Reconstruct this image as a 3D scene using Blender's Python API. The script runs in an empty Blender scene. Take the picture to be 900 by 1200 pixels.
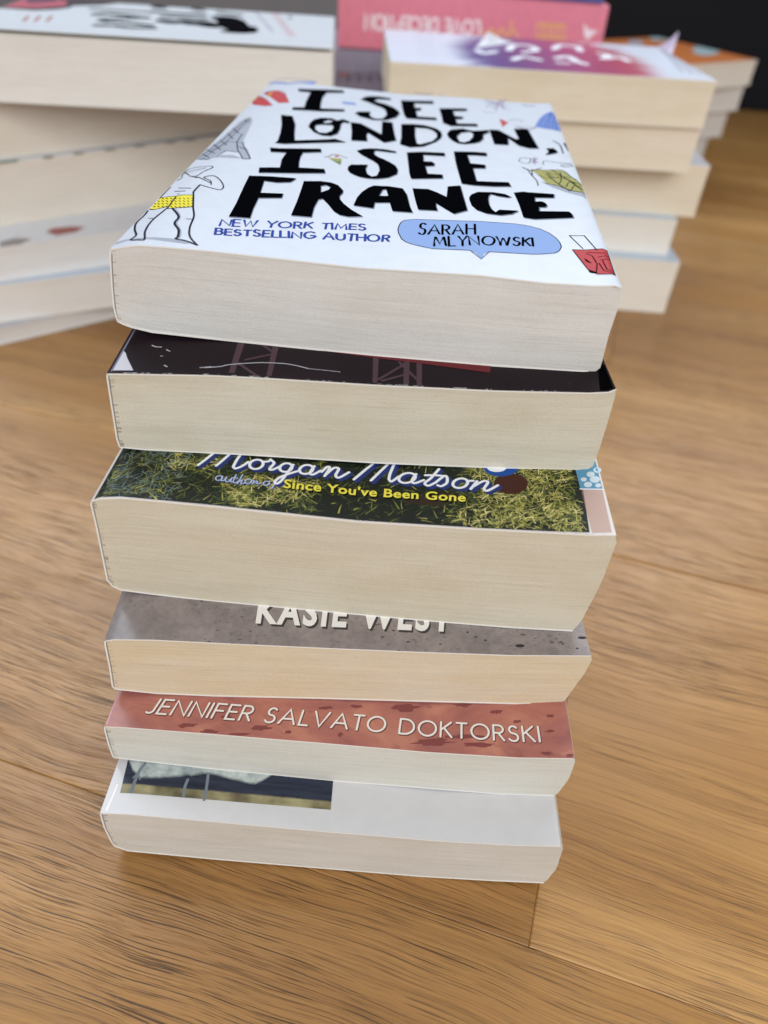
import bpy, bmesh, math, random
from mathutils import Matrix, Vector
S = bpy.context.scene
COL = S.collection
MM = 0.001
# ------------------------------------------------------------------ camera
CAM={'f': 868.7740406876123, 'R': [[0.9970993106899004, 0.049513314271663646, 0.057804812356419266], [-0.0761115275219554, 0.6486493325995445, 0.7572721298822768], [-0.0, -0.7594751312768581, 0.6505363363963608]], 'H': 241.81569883941975}
cd = bpy.data.cameras.new('camera'); cam = bpy.data.objects.new('camera', cd); COL.objects.link(cam)
_r, _u, _b = [Vector(q) for q in CAM['R']]
cam.matrix_world = Matrix(((_r.x, _u.x, _b.x, 0), (_r.y, _u.y, _b.y, 0), (_r.z, _u.z, _b.z, CAM['H'] * MM), (0, 0, 0, 1)))
cd.sensor_fit = 'VERTICAL'; cd.sensor_height = 24.0; cd.sensor_width = 18.0
cd.lens = 24.0 * CAM['f'] / 1200.0
cd.clip_start = 0.01; cd.clip_end = 60
cd.dof.use_dof = True; cd.dof.focus_distance = 0.222; cd.dof.aperture_fstop = 5.2
S.camera = cam
S.render.resolution_x = 768; S.render.resolution_y = 1024
# ------------------------------------------------------------------ light: a soft daylit room
W = bpy.data.worlds.new('World'); S.world = W; W.use_nodes = True
bg = W.node_tree.nodes['Background']; bg.inputs[0].default_value = (0.97, 0.98, 1.0, 1); bg.inputs[1].default_value = 0.46
def area(name, loc, target, sx, sy, power, col):
    l = bpy.data.lights.new(name, 'AREA'); l.shape = 'RECTANGLE'; l.size = sx; l.size_y = sy; l.energy = power; l.color = col
    o = bpy.data.objects.new(name, l); COL.objects.link(o); o.location = loc
    o.rotation_euler = (Vector(target) - Vector(loc)).to_track_quat('-Z', 'Y').to_euler(); return o
area('window_light', (-0.7, 1.9, 2.1), (0, .3, .1), 2.0, 1.7, 44, (0.80, 0.90, 1.0))
area('floor_sheen_light', (0.85, 2.5, 1.75), (.1, .3, 0), 1.7, 1.5, 30, (0.90, 0.95, 1.0))  # unseen lamp added to give the floor at right its sheen
area('front_fill_light', (0.35, -1.5, 1.35), (0, .45, .1), 1.8, 1.3, 32, (1.0, 0.99, 0.97))  # fill lamp added behind the camera for the near page faces
S.view_settings.view_transform = 'Standard'; S.view_settings.look = 'None'
S.view_settings.exposure = 0.0; S.view_settings.gamma = 1.0
S.cycles.use_denoising = True
S.cycles.max_bounces = 6
# ------------------------------------------------------------------ materials
def srgb(*c):
    return tuple(((v / 255) / 12.92 if v / 255 <= .04045 else ((v / 255 + .055) / 1.055) ** 2.4) for v in c) + (1,)
class N:
    def __init__(s, name):
        s.m = bpy.data.materials.new(name); s.m.use_nodes = True; s.t = s.m.node_tree
        s.b = s.t.nodes['Principled BSDF']
    def n(s, ty, **kw):
        o = s.t.nodes.new('ShaderNode' + ty)
        for k, v in kw.items():
            if k.startswith('i_'):
                key = k[2:]; key = int(key) if key.isdigit() else key.replace('_', ' ')
                o.inputs[key].default_value = v
            else: setattr(o, k, v)
        return o
    def l(s, a, b): s.t.links.new(a, b)
    def mapping(s, src, scale=(1, 1, 1), rot=(0, 0, 0), loc=(0, 0, 0)):
        mp = s.n('Mapping'); mp.inputs['Scale'].default_value = scale; mp.inputs['Rotation'].default_value = rot; mp.inputs['Location'].default_value = loc
        s.l(src, mp.inputs['Vector']); return mp.outputs[0]
    def noise(s, vec, scale, detail=3, rough=.5, dist=0):
        o = s.n('TexNoise'); o.inputs['Scale'].default_value = scale; o.inputs['Detail'].default_value = detail; o.inputs['Roughness'].default_value = rough; o.inputs['Distortion'].default_value = dist
        s.l(vec, o.inputs['Vector']); return o.outputs[0]
    def ramp(s, fac, *stops):
        o = s.n('ValToRGB'); e = o.color_ramp.elements
        while len(e) < len(stops): e.new(.5)
        for q, (p, c) in zip(e, stops):
            q.position = p; q.color = c if len(c) == 4 else tuple(c) + (1,)
        s.l(fac, o.inputs[0]); return o.outputs[0]
    def mix(s, fac, a, b, mode='MIX'):
        o = s.n('Mix', data_type='RGBA', blend_type=mode)
        for v, i in ((fac, 0), (a, 6), (b, 7)):
            if hasattr(v, 'is_output'): s.l(v, o.inputs[i])
            else: o.inputs[i].default_value = v
        return o.outputs[2]
    def math(s, op, a, b=0.0):
        o = s.n('Math', operation=op)
        for i, v in enumerate((a, b)):
            if hasattr(v, 'is_output'): s.l(v, o.inputs[i])
            else: o.inputs[i].default_value = v
        return o.outputs[0]
    def bump(s, h, strength=.2, dist=.001):
        o = s.n('Bump'); o.inputs['Strength'].default_value = strength; o.inputs['Distance'].default_value = dist
        s.l(h, o.inputs['Height']); s.l(o.outputs[0], s.b.inputs['Normal'])
    def col(s, c):
        if hasattr(c, 'is_output'): s.l(c, s.b.inputs['Base Color'])
        else: s.b.inputs['Base Color'].default_value = c
    def rough(s, r, spec=.5, coat=0, cr=.1):
        s.b.inputs['Roughness'].default_value = r; s.b.inputs['Specular IOR Level'].default_value = spec
        s.b.inputs['Coat Weight'].default_value = coat; s.b.inputs['Coat Roughness'].default_value = cr
def flat(name, c, r=.4, spec=.2):
    k = N(name); k.col(c); k.rough(r, spec); return k.m
def art(name, c, var=.08, r=.34, scale=160, spec=.5, coat=0):
    """printed card: faint mottling and handling marks"""
    k = N(name); tc = k.n('TexCoord').outputs['Object']
    n1 = k.noise(tc, scale, 4, .6)
    d = tuple(v * (1 - var * 2) for v in c[:3]) + (1,)
    k.col(k.ramp(n1, (.3, d), (.62, c))); k.rough(r, spec, coat)
    n2 = k.noise(tc, 900, 2, .5); k.bump(n2, .06, .0004); return k.m
def paper(name, base, warm, seed=0.0, con=1.0):
    """trimmed page edges: UV in millimetres, u along the page, v across the pages"""
    k = N(name); uv = k.n('TexCoord').outputs['UV']
    wob = k.noise(k.mapping(uv, (.05, .6, 1), loc=(seed, 0, 0)), 1, 2)
    l1 = k.noise(k.mapping(uv, (.035, 7.5, 1), loc=(seed, seed * 3, 0)), 1, 4, .75)
    l2 = k.noise(k.mapping(uv, (.02, .7, 1), loc=(seed * 2, seed, 0)), 1, 3, .6)
    l4 = k.noise(k.mapping(uv, (.16, 5, 1), loc=(seed * 2, seed, 3)), 1, 2, .6)
    bl = k.noise(k.mapping(uv, (.025, .06, 1), loc=(seed, seed, 0)), 1, 3, .55)
    fib = k.noise(k.mapping(uv, (1.3, 4.2, 1)), 1, 4, .75)
    c = k.mix(k.ramp(bl, (.35, (0, 0, 0)), (.68, (1, 1, 1))), base, warm)
    c = k.mix(1.0, c, k.ramp(l1, (.3, (1 - .1 * con,) * 3), (.5, (1, 1, 1)), (.74, (1.03,) * 3)), 'MULTIPLY')
    c = k.mix(1.0, c, k.ramp(l2, (.3, (1 - .05 * con,) * 3), (.6, (1, 1, 1))), 'MULTIPLY')
    c = k.mix(1.0, c, k.ramp(l4, (.24, (1 - .18 * con,) * 3), (.38, (1, 1, 1))), 'MULTIPLY')
    c = k.mix(1.0, c, k.ramp(fib, (.28, (.84, .84, .83)), (.5, (1, 1, 1)), (.72, (1.06, 1.06, 1.06))), 'MULTIPLY')
    scr = k.noise(k.mapping(uv, (.09, .7, 1), (0, 0, .35), loc=(seed * 5, seed, 0)), 1, 2, .5, 1.5)
    c = k.mix(k.ramp(scr, (.493, (0, 0, 0)), (.5, (.12,) * 3), (.507, (0, 0, 0))), c, (.3, .26, .22, 1))
    lf = k.noise(k.mapping(uv, (.02, 5.2, 1), loc=(seed, 2, 0)), 1, 2, .85)
    c = k.mix(1.0, c, k.ramp(lf, (.3, (.76, .75, .73)), (.44, (1, 1, 1))), 'MULTIPLY')
    # a few glue notches where the sections meet the spine
    sx = k.n('SeparateXYZ'); k.l(uv, sx.inputs[0])
    tick = k.noise(k.mapping(uv, (.02, 1.35, 1), loc=(seed, 0, 0)), 1, 1, .5)
    edge = k.math('LESS_THAN', k.math('ADD', sx.outputs[0], k.math('MULTIPLY', wob, 1.4)), 1.75)
    tk = k.math('MULTIPLY', edge, k.math('GREATER_THAN', tick, .59))
    c = k.mix(k.math('MULTIPLY', tk, .6), c, (.2, .16, .12, 1)); k.col(c); k.rough(.85, .2)
    h = k.math('ADD', k.math('MULTIPLY', l1, 1.0), k.math('MULTIPLY', fib, .3)); k.bump(h, .55, .0003); return k.m
MAT = {}
def M(name):
    return MAT[name]
INK = dict(ink=((6, 7, 10), .5), ink_soft=((120, 126, 140), .4), inkblue=((52, 72, 150), .4), bubble=((124, 154, 208), .35), red=((176, 34, 44), .35), olive=((150, 148, 76), .4),
    greysoft=((152, 158, 172), .4), inkgrey=((44, 46, 58), .4), mauve=((130, 110, 150), .4), domeblue=((104, 132, 196), .4), green=((84, 116, 70), .4), brown=((140, 100, 70), .4), yellow=((222, 208, 40), .38),
    plum=((76, 54, 63), .4), bandred=((104, 28, 36), .4), scuff=((206, 206, 216), .6), hinge=((118, 116, 140), .4), black=((9, 8, 10), .3), grassdark=((20, 27, 20), .3), shoe=((66, 32, 24), .3), shoe2=((48, 36, 26), .3),
    inkblue2=((44, 84, 160), .3), white2=((236, 240, 248), .35), navy=((36, 54, 118), .3), pale=((186, 200, 236), .35), yellow2=((238, 226, 84), .35), skin=((196, 168, 158), .35), denim=((92, 152, 186), .35), denimlight=((206, 222, 232), .35),
    white3=((238, 236, 232), .35), shadow4=((66, 62, 62), .35), hingeblue=((62, 66, 110), .35), pit=((58, 52, 54), .4), shadow5=((106, 56, 50), .35), pinkpale=((214, 168, 182), .3), footprint=((132, 74, 72), .4),
    navyphoto=((34, 42, 62), .28), photopale=((190, 202, 198), .28), photoolive=((150, 142, 104), .28), photobrown=((96, 74, 54), .28), photogrey=((120, 130, 140), .28), photomix1=((78, 90, 104), .28), photomix2=((128, 140, 146), .28), photogrey2=((166, 178, 178), .28), photobrown2=((134, 122, 86), .28), photopale2=((168, 160, 122), .28), navylight=((48, 58, 82), .28), hingewhite=((250, 250, 252), .3),
    grass1=((74, 84, 42), .32), grass2=((126, 132, 60), .32), grass3=((186, 178, 98), .32), grass4=((44, 58, 38), .32), grass5=((228, 218, 150), .32), grass6=((104, 122, 120), .32),
    sideways=((18, 18, 22), .4), rose=((176, 84, 100), .4), purpleart=((84, 48, 76), .4), plumdark=((48, 36, 44), .4), magenta=((156, 44, 98), .4), violet=((84, 62, 140), .4), orangeart=((190, 110, 60), .4), lilac=((182, 172, 214), .4), spinewhite=((246, 226, 232), .5), spineyellow=((232, 186, 100), .5), tealspot=((150, 172, 178), .4), spinedark=((74, 64, 84), .5), greenprint=((60, 120, 80), .5), perfgrey=((120, 118, 112), .6), redsmear=((164, 104, 100), .5), greysmear=((156, 150, 150), .5), olive2=((96, 100, 72), .4), roselight=((190, 110, 120), .4), orchid=((176, 78, 130), .4))
for _n, (_c, _r) in INK.items(): MAT[_n] = flat(_n + '_print', srgb(*_c), _r + .15, .0 if _n.startswith('ink') or _n in ('sideways', 'black') else .2)
def picture_print():
    # a soft-focus photograph: pale sill above, dark blue middle, straw coloured floor
    k = N('soft_photo_print'); tc = k.n('TexCoord').outputs['Object']; sp = k.n('SeparateXYZ'); k.l(tc, sp.inputs[0])
    u = k.math('MULTIPLY', sp.outputs[0], 1000 / 70); v = k.math('MULTIPLY', sp.outputs[1], 1000 / 20)
    n = k.noise(tc, 240, 3, .6); n2 = k.noise(k.mapping(tc, (60, 700, 1)), 1, 3, .6); n3 = k.noise(tc, 90, 3)
    g = lambda q: (q / 20,) * 3
    b = k.ramp(u, (.05, g(17)), (.085, g(14)), (.13, g(11.2)), (.21, g(11.6)), (.31, g(13)), (.42, g(14.5)), (.5, g(14)), (.57, g(12.9)), (.63, g(12.5)), (.66, g(13.6)), (.69, g(15.6)), (.75, g(19.5)))
    w = k.math('MULTIPLY', k.math('SUBTRACT', n, .5), .06)
    pale = k.ramp(k.math('ADD', k.math('SUBTRACT', v, b), w), (0, (0, 0, 0)), (.055, (1, 1, 1)))
    ol = k.ramp(k.math('ADD', v, k.math('MULTIPLY', w, .4)), (.455, (1, 1, 1)), (.485, (0, 0, 0)))
    navy = k.ramp(n2, (.3, srgb(22, 28, 46)), (.7, srgb(48, 57, 78)))
    pc = k.ramp(n, (.3, srgb(138, 152, 154)), (.55, srgb(186, 196, 194)), (.7, srgb(206, 212, 206)))
    oc = k.mix(k.ramp(n3, (.38, (0, 0, 0)), (.62, (1, 1, 1))), srgb(98, 92, 64), srgb(172, 164, 124)); oc = k.mix(1.0, oc, k.ramp(n2, (.3, (.8,) * 3), (.6, (1,) * 3)), 'MULTIPLY')
    br = k.math('MULTIPLY', k.ramp(u, (.5, (0, 0, 0)), (.57, (1, 1, 1)), (.64, (0, 0, 0))), .7); oc = k.mix(br, oc, srgb(74, 56, 42))
    k.col(k.mix(ol, k.mix(pale, navy, pc), oc)); k.rough(.3, .4); return k.m
MAT['softphoto'] = picture_print()
MAT['card_edge'] = flat('card_edge', srgb(238, 236, 232), .7)
# ------------------------------------------------------------------ object helpers
def link(name, me, parent=None, mats=()):
    o = bpy.data.objects.new(name, me); COL.objects.link(o)
    for m in mats: me.materials.append(m)
    if parent: o.parent = parent
    return o
def thing(name, label, cat, loc, yaw, group=None):
    o = bpy.data.objects.new(name, None); COL.objects.link(o); o.empty_display_size = .02
    o.location = [v * MM for v in loc]; o.rotation_euler = (0, 0, yaw); o['label'] = label; o['category'] = cat
    if group: o['group'] = group
    return o
def interp(pts, x):
    if x <= pts[0][0]: return pts[0][1]
    for (a, b), (c, d) in zip(pts, pts[1:]):
        if x <= c: return b + (d - b) * (x - a) / max(c - a, 1e-6)
    return pts[-1][1]
def resample(pts, n):
    L = [0]
    for a, b in zip(pts, pts[1:]): L.append(L[-1] + math.dist(a, b))
    out = []
    for i in range(n):
        t = L[-1] * i / (n - 1); k = 0
        while k < len(L) - 2 and L[k + 1] < t: k += 1
        f = (t - L[k]) / max(L[k + 1] - L[k], 1e-9); a, b = pts[k], pts[k + 1]
        out.append((a[0] + (b[0] - a[0]) * f, a[1] + (b[1] - a[1]) * f))
    return out
def catmull(p, sub=5, closed=False):
    if len(p) < 3: return list(p)
    o = []; n = len(p)
    for i in range(n - (0 if closed else 1)):
        g = (lambda j: p[j % n]) if closed else (lambda j: p[min(max(j, 0), n - 1)])
        a, b, c, d = g(i - 1), g(i), g(i + 1), g(i + 2)
        for k in range(sub):
            t = k / sub
            o.append(tuple(.5 * (2 * b[q] + (c[q] - a[q]) * t + (2 * a[q] - 5 * b[q] + 4 * c[q] - d[q]) * t * t + (3 * b[q] - a[q] - 3 * c[q] + d[q]) * t ** 3) for q in (0, 1)))
    if not closed: o.append(p[-1])
    return o
# ------------------------------------------------------------------ a paperback
TC = .42      # card thickness, mm
def book_shell(root, top, right, bot, left, length, m_cover, m_spine, m_back, m_pages, seed=0, cover_lift=0, curl=None):
    """root is at the near end of the spine's top edge; u runs spine to fore edge, v along the spine, z up (all mm)"""
    rnd = random.Random(seed)
    # page block: curved stack of leaves between the covers
    it = [(u, z - TC) for u, z in top]; ib = [(u, z + TC) for u, z in bot]
    nu, nz = 44, 14
    T = resample([(max(u, left[0][0] + .75), z) for u, z in it], nu); B = resample([(max(u, left[-1][0] + .75), z) for u, z in ib], nu)
    Lp = [T[0]] + [(u + .75, z) for u, z in left] + [B[0]]; Rp = [T[-1]] + [(u, z) for u, z in right] + [B[-1]]
    Lp = resample(Lp, nz); Rp = resample(Rp, nz)
    me = bpy.data.meshes.new('page_block'); bm = bmesh.new(); uvl = bm.loops.layers.uv.new('UVMap')
    def coons(i, j):
        s, t = i / (nu - 1), j / (nz - 1); r = []
        for q in (0, 1):
            r.append((1 - t) * T[i][q] + t * B[i][q] + (1 - s) * Lp[j][q] + s * Rp[j][q] - ((1 - s) * (1 - t) * T[0][q] + s * (1 - t) * T[-1][q] + (1 - s) * t * B[0][q] + s * t * B[-1][q]))
        return r
    H = abs(top[len(top) // 2][1] - bot[len(bot) // 2][1])
    grid = [[coons(i, j) for j in range(nz)] for i in range(nu)]
    W_ = T[-1][0] - T[0][0]
    wav = [rnd.uniform(-.1, .1) for _ in range(nz)]
    vs = {}
    for end, v in ((0, .12), (1, length - .12)):
        for i in range(nu):
            for j in range(nz):
                u, z = grid[i][j]; vs[end, i, j] = bm.verts.new((u * MM, (v + (wav[j] if end == 0 else 0)) * MM, z * MM))
    def face(vl, uvs):
        f = bm.faces.new(vl); f.smooth = True
        for lp, q in zip(f.loops, uvs): lp[uvl].uv = q
        return f
    for end in (0, 1):
        for i in range(nu - 1):
            for j in range(nz - 1):
                ids = [(i, j), (i, j + 1), (i + 1, j + 1), (i + 1, j)]
                if end: ids.reverse()
                face([vs[(end,) + k] for k in ids], [(W_ * k[0] / (nu - 1), H * k[1] / (nz - 1)) for k in ids])
    for j in range(nz - 1):
        for i, flip in ((nu - 1, 0), (0, 1)):
            ids = [(0, i, j), (0, i, j + 1), (1, i, j + 1), (1, i, j)]
            if flip: ids.reverse()
            face([vs[k] for k in ids], [(20 + (length if k[0] else 0), H * k[2] / (nz - 1)) for k in ids])
    for i in range(nu - 1):
        for j, flip in ((0, 0), (nz - 1, 1)):
            ids = [(0, i, j), (0, i + 1, j), (1, i + 1, j), (1, i, j)]
            if flip: ids.reverse()
            face([vs[k] for k in ids], [(50, 5)] * 4)
    bm.normal_update()
    for e in bm.edges:
        if len(e.link_faces) == 2 and e.calc_face_angle(0) > .7: e.smooth = False
    bm.to_mesh(me); bm.free(); link('page_block', me, root, [m_pages])
    # covers: thin card following the block
    nv = 14
    def shell(name, path, mat, cap, lift=None, inward=1):
        """path of outer points (u,z); card grows to the right-hand side of travel"""
        inn = []
        for i, p in enumerate(path):
            a = path[max(i - 1, 0)]; c = path[min(i + 1, len(path) - 1)]
            dx, dz = c[0] - a[0], c[1] - a[1]; l = math.hypot(dx, dz) or 1
            inn.append((p[0] + dz / l * TC * inward, p[1] - dx / l * TC * inward))
        me = bpy.data.meshes.new(name); bm = bmesh.new(); V = {}
        for k in range(nv + 1):
            v = length * k / nv - (.06 if k == 0 else -.06 if k == nv else 0)
            for i, p in enumerate(path):
                dz = lift(p[0], v) if lift else 0
                V[0, k, i] = bm.verts.new((p[0] * MM, v * MM, (p[1] + dz) * MM)); V[1, k, i] = bm.verts.new((inn[i][0] * MM, v * MM, (inn[i][1] + dz) * MM))
        n = len(path)
        for k in range(nv):
            for i in range(n - 1):
                f = bm.faces.new((V[0, k, i], V[0, k, i + 1], V[0, k + 1, i + 1], V[0, k + 1, i])); f.smooth = True; f.material_index = 0
                f = bm.faces.new((V[1, k, i], V[1, k + 1, i], V[1, k + 1, i + 1], V[1, k, i + 1])); f.smooth = True; f.material_index = 1
        for i in range(n - 1):
            bm.faces.new((V[0, 0, i], V[1, 0, i], V[1, 0, i + 1], V[0, 0, i + 1])).material_index = 1
            bm.faces.new((V[0, nv, i], V[0, nv, i + 1], V[1, nv, i + 1], V[1, nv, i])).material_index = 1
        for k in range(nv):
            for i in cap:
                bm.faces.new((V[0, k, i], V[0, k + 1, i], V[1, k + 1, i], V[1, k, i])).material_index = 1
        bmesh.ops.recalc_face_normals(bm, faces=bm.faces)
        bm.normal_update()
        for e in bm.edges:
            if len(e.link_faces) == 2 and e.calc_face_angle(0) > .9: e.smooth = False
        bm.to_mesh(me); bm.free(); return link(name, me, root, [mat, M('card_edge')])
    lf = None
    if cover_lift:
        W = top[-1][0]; lf = lambda u, v: cover_lift * max(0, (u / W - .6) / .4) ** 2
    if curl:
        W = top[-1][0]
        lf = lambda u, v: curl[0] * max(0, 1 - math.hypot(W - u, (length if curl[1] else 0) - v) / curl[2]) ** 1.5
    fine = [top[0]] + [p for a, b in zip(top, top[1:]) for p in ([((a[0] + (b[0] - a[0]) * q / 6), (a[1] + (b[1] - a[1]) * q / 6)) for q in range(1, 7)] if (curl or cover_lift) and b[0] - a[0] > 15 else [b])]
    fc = shell('front_cover', fine, m_cover, (len(fine) - 1,), lf)
    shell('spine', [bot[0]] + list(reversed(left)) + [top[0]], m_spine, ())
    shell('back_cover', list(reversed(bot)), m_back, (0,))
    return fc
# ------------------------------------------------------------------ printing on a cover
def arc(cx, cy, rx, ry, a0, a1, n=10):
    return [(cx + rx * math.cos(math.radians(a0 + (a1 - a0) * i / n)), cy + ry * math.sin(math.radians(a0 + (a1 - a0) * i / n))) for i in range(n + 1)]
GL = {
 'A': (.86, [[(0, 0), (.43, 1), (.86, 0)], [(.15, .34), (.71, .34)]]),
 'B': (.56, [[(0, 0), (0, 1), (.28, 1)] + arc(.28, .76, .24, .24, 90, -90, 6) + [(0, .52)], [(.28, .52)] + arc(.3, .26, .26, .26, 90, -90, 6) + [(0, 0)]]),
 'D': (.78, [[(0, 0), (0, 1), (.28, 1)] + arc(.28, .5, .5, .5, 90, -90, 12) + [(0, 0)]]),
 'E': (.5, [[(.5, 1), (0, 1), (0, 0), (.5, 0)], [(0, .52), (.46, .52)]]),
 'F': (.48, [[(.48, 1), (0, 1), (0, 0)], [(0, .52), (.44, .52)]]),
 'G': (.85, [arc(.47, .5, .47, .5, 50, 340, 16) + [(.85, .45), (.55, .45)]]),
 'H': (.68, [[(0, 0), (0, 1)], [(.68, 0), (.68, 1)], [(0, .52), (.68, .52)]]),
 'I': (.0, [[(0, 0), (0, 1)]]),
 'J': (.36, [[(.36, 1), (.36, .2)] + arc(.16, .2, .2, .2, 0, -130, 6)]),
 'K': (.6, [[(0, 0), (0, 1)], [(.55, 1), (.02, .48)], [(.16, .62), (.6, 0)]]),
 'L': (.46, [[(0, 1), (0, 0), (.46, 0)]]),
 'M': (.9, [[(0, 0), (.12, 1), (.45, .2), (.78, 1), (.9, 0)]]),
 'N': (.74, [[(0, 0), (0, 1), (.74, 0), (.74, 1)]]),
 'O': (.96, [arc(.48, .5, .48, .5, 90, 450, 22)]),
 'R': (.56, [[(0, 0), (0, 1), (.28, 1)] + arc(.28, .74, .25, .26, 90, -90, 7) + [(0, .48)], [(.25, .48), (.56, 0)]]),
 'S': (.52, [arc(.27, .75, .22, .25, 35, 260, 9) + arc(.25, .25, .26, .26, 80, -150, 9)]),
 'T': (.56, [[(0, 1), (.56, 1)], [(.28, 1), (.28, 0)]]),
 'U': (.66, [[(0, 1), (0, .3)] + arc(.33, .32, .33, .32, 180, 360, 8) + [(.66, 1)]]),
 'V': (.8, [[(0, 1), (.4, 0), (.8, 1)]]),
 'W': (1.05, [[(0, 1), (.26, 0), (.52, .9), (.78, 0), (1.05, 1)]]),
 'Y': (.7, [[(0, 1), (.35, .5), (.7, 1)], [(.35, .5), (.35, 0)]]),
 'C': (.8, [arc(.48, .5, .48, .5, 45, 315, 16)]),
 'P': (.52, [[(0, 0), (0, 1), (.28, 1)] + arc(.28, .73, .25, .27, 90, -90, 7) + [(0, .46)]]),
 ' ': (.3, []),
}
def stroke_text(txt, q, hand=0, seed=1):
    """strokes of txt fitted between baseline q0..q1 with cap tops q2..q3"""
    rnd = random.Random(seed); gap = .26 if not hand else .24
    tot = sum(GL[c][0] + gap for c in txt) - gap; x = 0; out = []
    (ax, ay), (bx, by), (cx, cy), (dx, dy) = q
    for c in txt:
        w, st = GL[c]; jt = rnd.uniform(-.05, .05) * hand; sc = 1 + rnd.uniform(-.09, .09) * hand; sk = rnd.uniform(-.06, .08) * hand
        for s in st:
            r = []
            for gx, gy in s:
                gx2 = gx + sk * gy + rnd.uniform(-.012, .012) * hand; gy2 = gy * sc + jt + rnd.uniform(-.02, .02) * hand
                t = (x + gx2) / tot; px, py = ax + (bx - ax) * t, ay + (by - ay) * t; tx, ty = cx + (dx - cx) * t, cy + (dy - cy) * t
                r.append((px + (tx - px) * gy2, py + (ty - py) * gy2))
            out.append(r)
        x += w + gap
    return out
def ribbon(bm, p, w, mi, zf):
    q = [p[0]]
    for a in p[1:]:
        if math.dist(a, q[-1]) > .03: q.append(a)
    if len(q) < 2: return
    n = len(q); L = []; R = []
    for i in range(n):
        a, b = q[max(i - 1, 0)], q[min(i + 1, n - 1)]
        d1 = Vector(q[i]) - Vector(a); d2 = Vector(b) - Vector(q[i])
        if i == 0: d1 = d2
        if i == n - 1: d2 = d1
        d1.normalize(); d2.normalize(); t = d1 + d2
        if t.length < .35: t = d2.copy()
        t.normalize(); nn = Vector((-t.y, t.x)); k = min(1 / max(nn.dot(Vector((-d2.y, d2.x))), .45), 1.6)
        L.append(Vector(q[i]) + nn * w / 2 * k); R.append(Vector(q[i]) - nn * w / 2 * k)
    z = lambda i: zf(i / n)
    vl = [bm.verts.new((a.x, a.y, z(i))) for i, a in enumerate(L)]; vr = [bm.verts.new((a.x, a.y, z(i))) for i, a in enumerate(R)]
    for i in range(n - 1):
        bm.faces.new((vl[i], vr[i], vr[i + 1], vl[i + 1])).material_index = mi
    for end in (0, n - 1):                                   # round pen tips
        c = Vector(q[end]); a0 = (L[end] - c); sgn = 1 if end == 0 else -1
        prev = vl[end]
        for k in range(1, 6):
            an = math.pi * k / 5 * sgn; v = Matrix.Rotation(an, 2) @ a0 + c
            nv_ = vr[end] if k == 5 else bm.verts.new((v.x, v.y, z(end)))
            if k > 1 and prev is not nv_:
                try: bm.faces.new((vl[end], prev, nv_)).material_index = mi
                except ValueError: pass
            prev = nv_
def fill(bm, loops, mi, z):
    cu = bpy.data.curves.new('outline', 'CURVE'); cu.dimensions = '2D'; cu.fill_mode = 'BOTH'
    for lp in loops:
        s = cu.splines.new('POLY'); s.points.add(len(lp) - 1); s.use_cyclic_u = True
        for p_, a in zip(s.points, lp): p_.co = (a[0], a[1], 0, 1)
    absorb(bm, cu, mi, lambda x, y: (x, y, z))
def absorb(bm, cu, mi, f):
    o = bpy.data.objects.new('outline', cu); COL.objects.link(o); bpy.context.view_layer.update()
    dg = bpy.context.evaluated_depsgraph_get(); me = bpy.data.meshes.new_from_object(o.evaluated_get(dg), depsgraph=dg)
    vs = [bm.verts.new(f(v.co.x, v.co.y)) for v in me.vertices]
    for pl in me.polygons:
        try: bm.faces.new([vs[i] for i in pl.vertices]).material_index = mi
        except ValueError: pass
    bpy.data.objects.remove(o); bpy.data.curves.remove(cu); bpy.data.meshes.remove(me)
def font_text(bm, txt, q, mi, z, bold, sp=1.06):
    cu = bpy.data.curves.new('letters', 'FONT'); cu.body = txt; cu.offset = bold * .5; cu.size = 1; cu.resolution_u = 4; cu.space_character = sp
    pts = []; absorb_tmp = bmesh.new(); absorb(absorb_tmp, cu, 0, lambda x, y: (x, y, 0))
    xs = [v.co.x for v in absorb_tmp.verts]; x0, x1 = min(xs), max(xs); cap = .73
    (ax, ay), (bx, by), (cx, cy), (dx, dy) = q
    mp = {}
    for v in absorb_tmp.verts:
        t = (v.co.x - x0) / (x1 - x0); g = v.co.y / cap
        px, py = ax + (bx - ax) * t, ay + (by - ay) * t; tx, ty = cx + (dx - cx) * t, cy + (dy - cy) * t
        mp[v] = bm.verts.new((px + (tx - px) * g, py + (ty - py) * g, z))
    for f in absorb_tmp.faces:
        bm.faces.new([mp[v] for v in f.verts]).material_index = mi
    absorb_tmp.free()
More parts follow.
